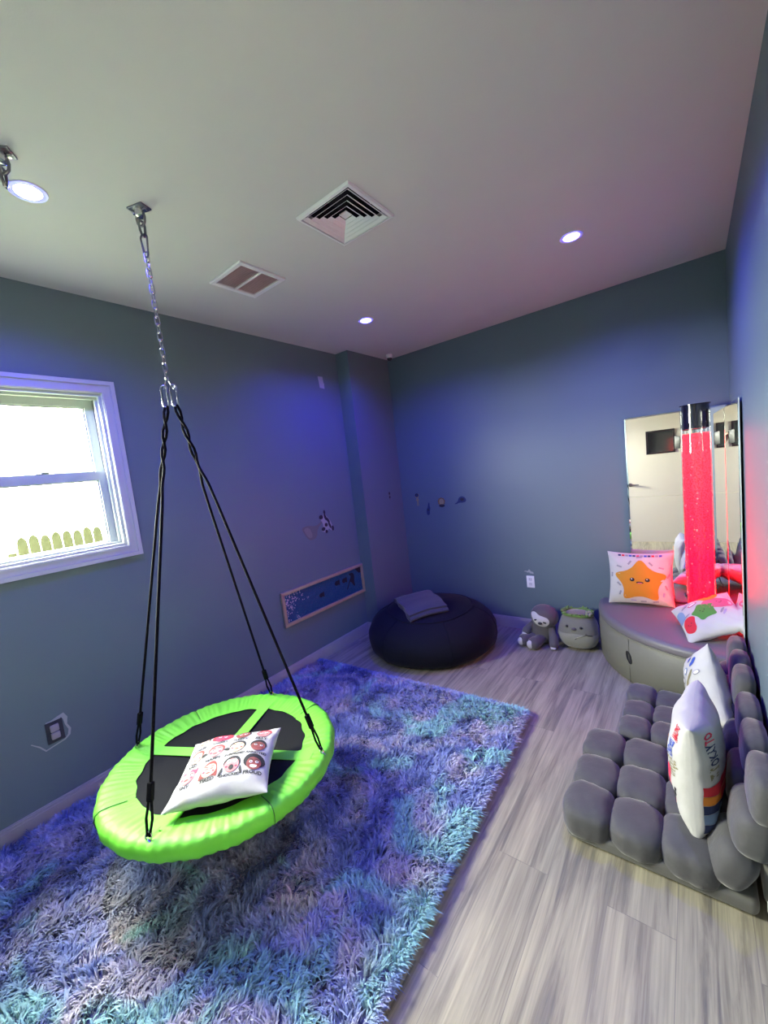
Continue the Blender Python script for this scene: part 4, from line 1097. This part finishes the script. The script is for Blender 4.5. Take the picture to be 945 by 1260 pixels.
sp = N('ShaderNodeSeparateXYZ'); L(tc.outputs['Object'], sp.inputs[0]); sc = N('ShaderNodeSeparateColor'); L(vo.outputs['Color'], sc.inputs[0])
nn_ = N('ShaderNodeTexNoise'); nn_.inputs['Scale'].default_value = 9; L(tc.outputs['Object'], nn_.inputs['Vector'])
ad = N('ShaderNodeMath'); ad.operation = 'MULTIPLY_ADD'; ad.inputs[1].default_value = -1.3; ad.inputs[2].default_value = -.36; L(sp.outputs[1], ad.inputs[0])   # more flipped sequins towards the window end
a2 = N('ShaderNodeMath'); a2.operation = 'ADD'; L(ad.outputs[0], a2.inputs[0]); L(nn_.outputs['Fac'], a2.inputs[1])
a3 = N('ShaderNodeMath'); a3.operation = 'GREATER_THAN'; a4 = N('ShaderNodeMath'); a4.operation = 'ADD'; a4.inputs[1].default_value = .48; L(sc.outputs[0], a4.inputs[0]); L(a2.outputs[0], a3.inputs[0]); L(a4.outputs[0], a3.inputs[1])
mx = N('ShaderNodeMix'); mx.data_type = 'RGBA'; mx.inputs[6].default_value = (.010,.085,.21,1); mx.inputs[7].default_value = (.5,.5,.6,1); L(a3.outputs[0], mx.inputs[0]); L(mx.outputs[2], b.inputs['Base Color'])
b.inputs['Metallic'].default_value = .35; b.inputs['Roughness'].default_value = .32
sv = N('ShaderNodeVectorMath'); sv.operation = 'SUBTRACT'; sv.inputs[1].default_value = (.5,.5,.5); L(vo.outputs['Color'], sv.inputs[0])
sm = N('ShaderNodeVectorMath'); sm.operation = 'SCALE'; sm.inputs['Scale'].default_value = .55; L(sv.outputs[0], sm.inputs[0])
ge = N('ShaderNodeNewGeometry'); sa = N('ShaderNodeVectorMath'); L(ge.outputs['Normal'], sa.inputs[0]); L(sm.outputs[0], sa.inputs[1]); sn = N('ShaderNodeVectorMath'); sn.operation = 'NORMALIZE'; L(sa.outputs[0], sn.inputs[0]); L(sn.outputs[0], b.inputs['Normal'])
MB().box((.001, y0+fwid-.002, z0_+fwid-.002), (.008, y1-fwid+.002, z1_-fwid+.002)).build('sequin_sheet', m, t, smooth=False)
M_fish = flat('panel_black', (.008,.010,.015))
fish = round_poly([(-.035,.0),(-.015,.022),(.012,.018),(.030,.030),(.030,-.030),(.012,-.014),(-.015,-.022)],1)
fl = lambda y, z, h: (.0081+.0015*h, y, z)
for cy_, cz_, s_ in ((-1.092,.516,.9), (-.905,.560,1.0), (-.815,.557,1.0)):
    MB().prism(off(fish, cy_, cz_, s_), fl, 1).build('fish_shape', M_fish, t, smooth=False)
MB().prism(off(round_poly([(-.085,-.095),(-.07,-.095),(-.025,-.02),(.0,-.045),(.03,-.09),(.045,-.085),(.035,-.035),(.048,.02),(.03,.055),(-.02,.060),(-.035,.045),(.0,.03),(-.035,-.02)],1), -.728, .550, .85), fl, 1).build('swimmer_shape', M_fish, t, smooth=False)
MB().prism([(-.672,z1_-fwid),(-.600,z1_-fwid),(-.600,z1_-fwid-.055),(-.628,z1_-fwid-.050)], fl, 1).build('dark_corner_shape', M_fish, t, smooth=False)  # dark patch in the upper far corner of the sheet

# outlets
t = thing('wall_outlet', (0, -2.842, .41), 'uncovered dark wall outlet low on the left wall under the window', 'outlet')
y0, y1, z0_, z1_ = -2.875, -2.810, .360, .460
mb = MB(); mb.box((.0005,y0,z0_), (.004,y1,z1_)); mb.build('wall_box', flat('box_blue_black', (.022,.026,.038)), t, smooth=False)
dev = MB(); dev.rbox((.003,-2.860,.376), (.014,-2.826,.410), .006); dev.rbox((.003,-2.860,.412), (.014,-2.826,.446), .011); dev.build('socket', mat('socket_grey', (.30,.27,.29), .5), t)
r_ = np.random.RandomState(12)
def scrape(nm, side, pts, w, lab, m):
    f = wall_fn(side); mb = MB(); V = []; F = []
    for i, p in enumerate(pts):
        a = np.array(pts[max(0, i-1)]); b = np.array(pts[min(len(pts)-1, i+1)]); d = (b-a)/np.linalg.norm(b-a); n = np.array((-d[1], d[0])); ww = w[i]
        for s_, h in ((1,0),(1,1),(-1,1),(-1,0)): V.append(f(*(np.array(p)+n*ww*s_), h))
    for i in range(len(pts)-1):
        for k in range(4): F.append((i*4+k, i*4+(k+1)%4, i*4+4+(k+1)%4, i*4+4+k))
    F += [(3,2,1,0), tuple(len(V)-4+k for k in range(4))]
    return tag(mb.add(V, F).build(nm, m, None, smooth=False), lab, 'paint scrape')
M_scr = flat('bare_plaster', (.34,.36,.37))
scrape('paint_scrape', 'left', [(-2.932,.397),(-2.905,.368),(-2.886,.338),(-2.850,.345),(-2.812,.352),(-2.794,.366),(-2.788,.392),(-2.798,.420),(-2.797,.452),(-2.806,.472),(-2.818,.468),(-2.850,.463),(-2.870,.464)], [.0016,.003,.0035,.0025,.003,.005,.005,.004,.009,.010,.008,.003,.002], 'torn pale paint edge around the left wall outlet', M_scr)
t = thing('wall_outlet', (1.3315, 0, .416), 'white double outlet low on the back wall', 'outlet')
mb = MB(); mb.rbox((1.300,-.0055,.366), (1.363,-.0003,.466), .0025); mb.build('cover_plate', M_plastic, t)
for z in (.396, .436):
    mb = MB(); mb.rbox((1.317,-.0075,z-.014), (1.346,-.004,z+.014), .0015); s_ = mb.build('socket', mat('socket_white', (.62,.62,.66), .4), t)
    mb = MB()
    for x in (1.326, 1.337): mb.box((x-.001,-.0080,z-.002), (x+.001,-.0074,z+.007))
    mb.build('slot', M_dark, s_, smooth=False)
scrape('paint_scrape', 'back', [(1.285,.500),(1.300,.503),(1.312,.496),(1.325,.508),(1.337,.494),(1.352,.492),(1.358,.484)], [.002,.004,.006,.012,.009,.008,.004], 'small chipped plaster patch above the white outlet', M_scr)
o = MB().prism([(-.822,2.285),(-.768,2.287),(-.764,2.236),(-.758,2.234),(-.760,2.190),(-.812,2.194),(-.815,2.235)], wall_fn('left'), 1).build('tape', flat('pale_tape', (.36,.36,.42)), None, smooth=False)
tag(o, 'pale strip of tape high on the left wall near the corner column', 'tape')

# ------------------------------------------------------------------ outside
GZ = -.55
o = MB().box((-30,-30,GZ-.2), (-T-.02,20,GZ)).build('ground', mat('grass_ground', (.10,.125,.07), .95, bump=.3, bscale=6, var=.1), None, smooth=False); o['kind'] = 'structure'
FX = -4.8; fz = FENCE_Z
t = thing('picket_fence', (FX, -1.6, GZ), 'tan wooden fence with rounded picket tops outside the window', 'fence')
M_pick = mat('tan_picket', (.11,.095,.050), .8, var=.12, vscale=5)
for k in (0,1,2,3,4,5,6,7,9,10,11):
    yy = FY0+.1247*k; hz = fz+.012*math.sin(k*2.3)
    prof = [(-.055,GZ),(.055,GZ)]+[(.055*math.cos(q), hz-.10+.10*math.sin(q)) for q in np.linspace(0, PI, 13)]
    MB().prism([(yy+x, z) for x, z in prof][::-1], lambda y, z, h: (FX+.018*h, y, z), 1).build('picket', M_pick, t, smooth=False)
for z in (.30, -.25): MB().box((FX-.04, FY0-.18, z), (FX-.001, FY0+1.5, z+.09)).build('rail', M_pick, t, smooth=False)
MB().box((FX-.09, FY0-.16, GZ), (FX-.005, FY0-.07, fz-.20)).build('post', M_pick, t, smooth=False)

# ------------------------------------------------------------------ daylight: bright backlit overcast sky
w = bpy.data.worlds.new('sky'); S.world = w; w.use_nodes = True; nt = w.node_tree; N = nt.nodes.new; L = nt.links.new
bg = nt.nodes['Background']; tc = N('ShaderNodeTexCoord'); sp = N('ShaderNodeSeparateXYZ'); L(tc.outputs['Generated'], sp.inputs[0])
mr = N('ShaderNodeMapRange'); mr.interpolation_type = 'SMOOTHSTEP'; mr.inputs[1].default_value = -.05; mr.inputs[2].default_value = -.5; mr.inputs[3].default_value = SKY_DIM; mr.inputs[4].default_value = SKY
L(sp.outputs[0], mr.inputs[0]); L(mr.outputs[0], bg.inputs[1]); bg.inputs[0].default_value = (1.0,.985,.82,1)
pl = bpy.data.lights.new('window_portal', 'AREA'); pl.shape = 'RECTANGLE'; pl.size = WY1-WY0; pl.size_y = WZ1-WZ0; pl.cycles.is_portal = True
po = bpy.data.objects.new('window_portal', pl); COL.objects.link(po); po.location = (-T-.01, (WY0+WY1)/2, (WZ0+WZ1)/2); po.rotation_euler = (0, -PI/2, 0)
# ------------------------------------------------------------------ photographer in the side doorway, seen only in the mirrors
fF = Vector((-.61,.79,0)).normalized(); fR = Vector((.79,.61,0)).normalized(); fB = Vector((2.80,-3.40,0))
def W3(r, f, z): v = fB+fR*r+fF*f; return (v.x, v.y, z)
ph_c = CAM-fw*.0135-uu*.048
def skin(V, E, Rad, root=0, lv=1):
    me = bpy.data.meshes.new('s'); me.from_pydata(V, E, []); ob = bpy.data.objects.new('s', me); COL.objects.link(ob)
    ob.modifiers.new('k', 'SKIN')
    for i, r in enumerate(Rad):
        d = me.skin_vertices[0].data[i]; r = (r, r) if np.isscalar(r) else r; d.radius = r; d.use_root = (i == root)
    sd = ob.modifiers.new('d', 'SUBSURF'); sd.levels = lv; sd.render_levels = lv
    bpy.context.view_layer.update()
    m2 = bpy.data.meshes.new_from_object(ob.evaluated_get(bpy.context.evaluated_depsgraph_get()))
    out = (np.array([v.co[:] for v in m2.vertices]), [tuple(p.vertices) for p in m2.polygons])
    bpy.data.objects.remove(ob); return out
def remeshed(name, mb, m, parent, vox):
    o = mb.build('tmp', m, None); md = o.modifiers.new('r', 'REMESH'); md.mode = 'VOXEL'; md.voxel_size = vox; md.use_smooth_shade = True
    sm = o.modifiers.new('s', 'SMOOTH'); sm.iterations = 4; sm.factor = .5
    bpy.context.view_layer.update()
    me = bpy.data.meshes.new_from_object(o.evaluated_get(bpy.context.evaluated_depsgraph_get()))
    bpy.data.objects.remove(o); me.name = name; me.materials.clear(); me.materials.append(m)
    r = bpy.data.objects.new(name, me); COL.objects.link(r)
    if parent is not None: r.parent = parent; r.location = -Vector(parent.location)
    return r
wr = ph_c-uu*.050+rr*.045-fw*.055                # left wrist, just below and to the right of the handset
sh_l = Vector(W3(-.185,.0,1.385)); el = sh_l*.45+wr*.55+Vector((.035,-.02,-.19))
J = [W3(0,0,.93), W3(0,.0,1.10), W3(0,.0,1.27), W3(0,-.01,1.40), W3(0,.0,1.47), W3(0,.012,1.53),
     W3(-.15,-.005,1.385), tuple(sh_l), tuple(el), tuple(wr),
     W3(.15,-.005,1.385), W3(.185,0,1.385), W3(.235,.0,1.10), W3(.245,.055,.86),
     W3(-.09,0,.90), W3(-.10,.02,.49), W3(-.105,-.02,.09), W3(-.11,.13,.045), W3(.09,0,.90), W3(.10,.02,.49), W3(.105,-.02,.09), W3(.11,.13,.045)]
E_ = [(0,1),(1,2),(2,3),(3,4),(4,5),(3,6),(6,7),(7,8),(8,9),(3,10),(10,11),(11,12),(12,13),(0,14),(14,15),(15,16),(16,17),(0,18),(18,19),(19,20),(20,21)]
Rd = [.125,.115,.125,.10,.052,.050,.07,.056,.042,.026,.07,.056,.042,.026,.085,.056,.036,.030,.085,.056,.036,.030]
skin_m = mat('skin', (.52,.27,.19), .55)
bm_ = MB(); bm_.add(*skin(J, E_, Rd, 0, 2))
hc = Vector(W3(0,.03,1.605)); HM = np.eye(4); HM[:3,0] = fR; HM[:3,1] = fF; HM[:3,2] = (0,0,1); HM[:3,3] = hc
def hp(x, y, z): return Vector((HM@np.array((x,y,z,1)))[:3])
def hfn(P_):
    q = P_.copy(); low = np.clip(-P_[:,2], 0, 1); q[:,0] *= 1-.28*low**1.5; q[:,1] = q[:,1]*(1-.10*low)+.10*low; return q
bm_.blob((0,0,0), (.074,.093,.115), 2.15, 14, 0, HM, hfn)
bm_.blob((0,.098,-.012), (.012,.020,.026), 2, 6, 0, HM); bm_.blob((0,.086,-.055), (.026,.014,.014), 2, 6, 0, HM); bm_.blob((0,.080,-.100), (.026,.022,.020), 2, 6, 0, HM)
for s_ in (-1, 1): bm_.blob((s_*.074,-.005,-.008), (.010,.020,.032), 2, 6, 0, HM); bm_.blob((s_*.032,.080,.030), (.024,.016,.010), 2, 5, 0, HM)
def hand(palm, ax, nrm, side, tips, thumb):
    """palm centre, axis to the fingers, normal, finger chains given as lists of points"""
    ax = Vector(ax).normalized(); nrm = Vector(nrm).normalized(); sd = ax.cross(nrm)
    Mx = np.eye(4); Mx[:3,0] = sd; Mx[:3,1] = ax; Mx[:3,2] = nrm; Mx[:3,3] = palm
    bm_.blob((0,0,0), (.040,.050,.015), 3, 8, 0, Mx)
    for ch in tips+[thumb]:
        P_ = np.array([np.array(palm)+np.array(sd)*c[0]+np.array(ax)*c[1]+np.array(nrm)*c[2] for c in ch]); n = len(P_)
        tt = np.linspace(0, n-1, 4*n); Q = np.stack([np.interp(tt, range(n), P_[:,i]) for i in range(3)], 1)
        bm_.tube(Q, np.linspace(.0092,.0075,len(Q)), 8); bm_.blob(Q[-1], (.0076,)*3, 2, 4)
# left hand: palm along the right-hand edge of the handset, fingers across its back, thumb along the edge
pal = ph_c-uu*.012+rr*.062-fw*.030
fx = (-.030,-.010,.010,.030)
hand(pal, (uu*.75-rr*.25), fw, 1, [[(x,.045,.004),(x-.018,.062,.022),(x-.042-.004*i,.056,.040),(x-.058-.004*i,.040-.008*i,.040)] for i, x in enumerate(fx)], [(.034,-.020,.0),(.044,.016,-.004),(.030,.050,-.010)])
bm_.tube([tuple(wr), tuple(pal-(uu*.75-rr*.25)*.035)], [.026,.028], 10)
# right hand hanging at the side
rw = Vector(W3(.245,.055,.86)); rp = rw+Vector((0,0,-.075))+fF*.012
hand(rp, Vector((0,0,-1))+fF*.1, -fR, -1, [[(x,.045,0),(x,.078+.006*(1-abs(i-1.4)),.006),(x,.104+.010*(1-abs(i-1.4)),.022),(x,.118,.034)] for i, x in enumerate(fx)], [(.036,-.018,.004),(.056,.012,.014),(.054,.045,.020)])
bm_.tube([tuple(rw), tuple(rp+Vector((0,0,.035)))], [.026,.028], 10)
pt = thing('person', (fB.x, fB.y, 0), 'person in a navy long-sleeved top holding up a black phone, reflected in the corner mirrors', 'person')
remeshed('body', bm_, skin_m, pt, .007)
def clothes(name, idx, rad, m, vox=.012, extra=None):
    mp_ = {k: i for i, k in enumerate(idx)}; mb = MB()
    mb.add(*skin([J[k] for k in idx], [(mp_[a], mp_[b]) for a, b in E_ if a in mp_ and b in mp_], [rad[k] if k in rad else Rd[k]+.011 for k in idx], 0, 2))
    if extra: extra(mb)
    return remeshed(name, mb, m, pt, vox)
clothes('shirt', [0,1,2,3,6,7,8,9,10,11,12,13], {0:.150, 9:.033, 13:.033, 3:.108}, mat('navy_knit', (.015,.035,.11), .85, bump=.3, bscale=200))
clothes('trousers', [0,14,15,16,18,19,20], {0:.142, 16:.062, 20:.062, 15:.076, 19:.076}, mat('grey_trousers', (.10,.10,.11), .85))
def shoe(s_):
    mb = MB(); c = Vector(W3(s_*.108,.06,.045)); M_ = np.eye(4); M_[:3,0] = fR; M_[:3,1] = fF; M_[:3,3] = c
    mb.blob((0,0,0), (.050,.135,.045), 2.6, 10, 0, M_, lambda P_: P_*np.concatenate([np.ones((len(P_),2)), 1-.25*np.clip(P_[:,1:2], 0, 1)], 1)); return mb.build('shoe', M_black, pt)
shoe(-1); shoe(1)
mb = MB(); 
def hair_fn(P_):
    q = P_.copy(); f = (P_[:,1] > .25)&(P_[:,2] < .45); q[f] *= .86; return q
mb.blob((0,-.012,.012), (.083,.099,.122), 2.1, 14, 0, HM, hair_fn); mb.blob((0,-.075,-.10), (.060,.035,.085), 2.2, 8, 0, HM)
mb.build('hair', mat('brown_hair', (.035,.022,.014), .6, bump=.5, bscale=120), pt)
for s_ in (-1, 1):
    mb = MB(); mb.blob((s_*.030,.086,.008), (.012,.007,.008), 2, 6, 0, HM); e_ = mb.build('eye', P['white'], pt)
    mb = MB(); mb.blob((s_*.030,.0925,.008), (.0055,.003,.0055), 2, 5, 0, HM); mb.build('iris', M_black, e_)
# the handset
pm = np.eye(4); pm[:3,0] = rr; pm[:3,1] = uu; pm[:3,2] = fw; pm[:3,3] = ph_c
t = thing('phone', tuple(ph_c), 'black phone held upright in the hand of the person in the mirrors', 'phone')
mb = MB(); mb.rbox((-.037,-.079,-.0035), (.037,.079,.0045), .004, 0, pm); mb.build('case', M_black, t)
mb = MB(); mb.lathe([(.0285,.0044),(.0285,.0062),(.0262,.0068),(.0250,.0055),(.0,.0050)], 32, (0,.048,0)); V_ = mb.v[0]; mb.v[0] = xf(V_, pm); mb.build('lens_ring', mat('dark_ring', (.06,.06,.065), .35, metal=1), t)
mb = MB(); mb.rbox((-.034,-.075,-.0041), (.034,.075,-.0036), .0002, 0, pm); mb.build('screen', mat('screen_glass', (.02,.02,.022), .1), t)
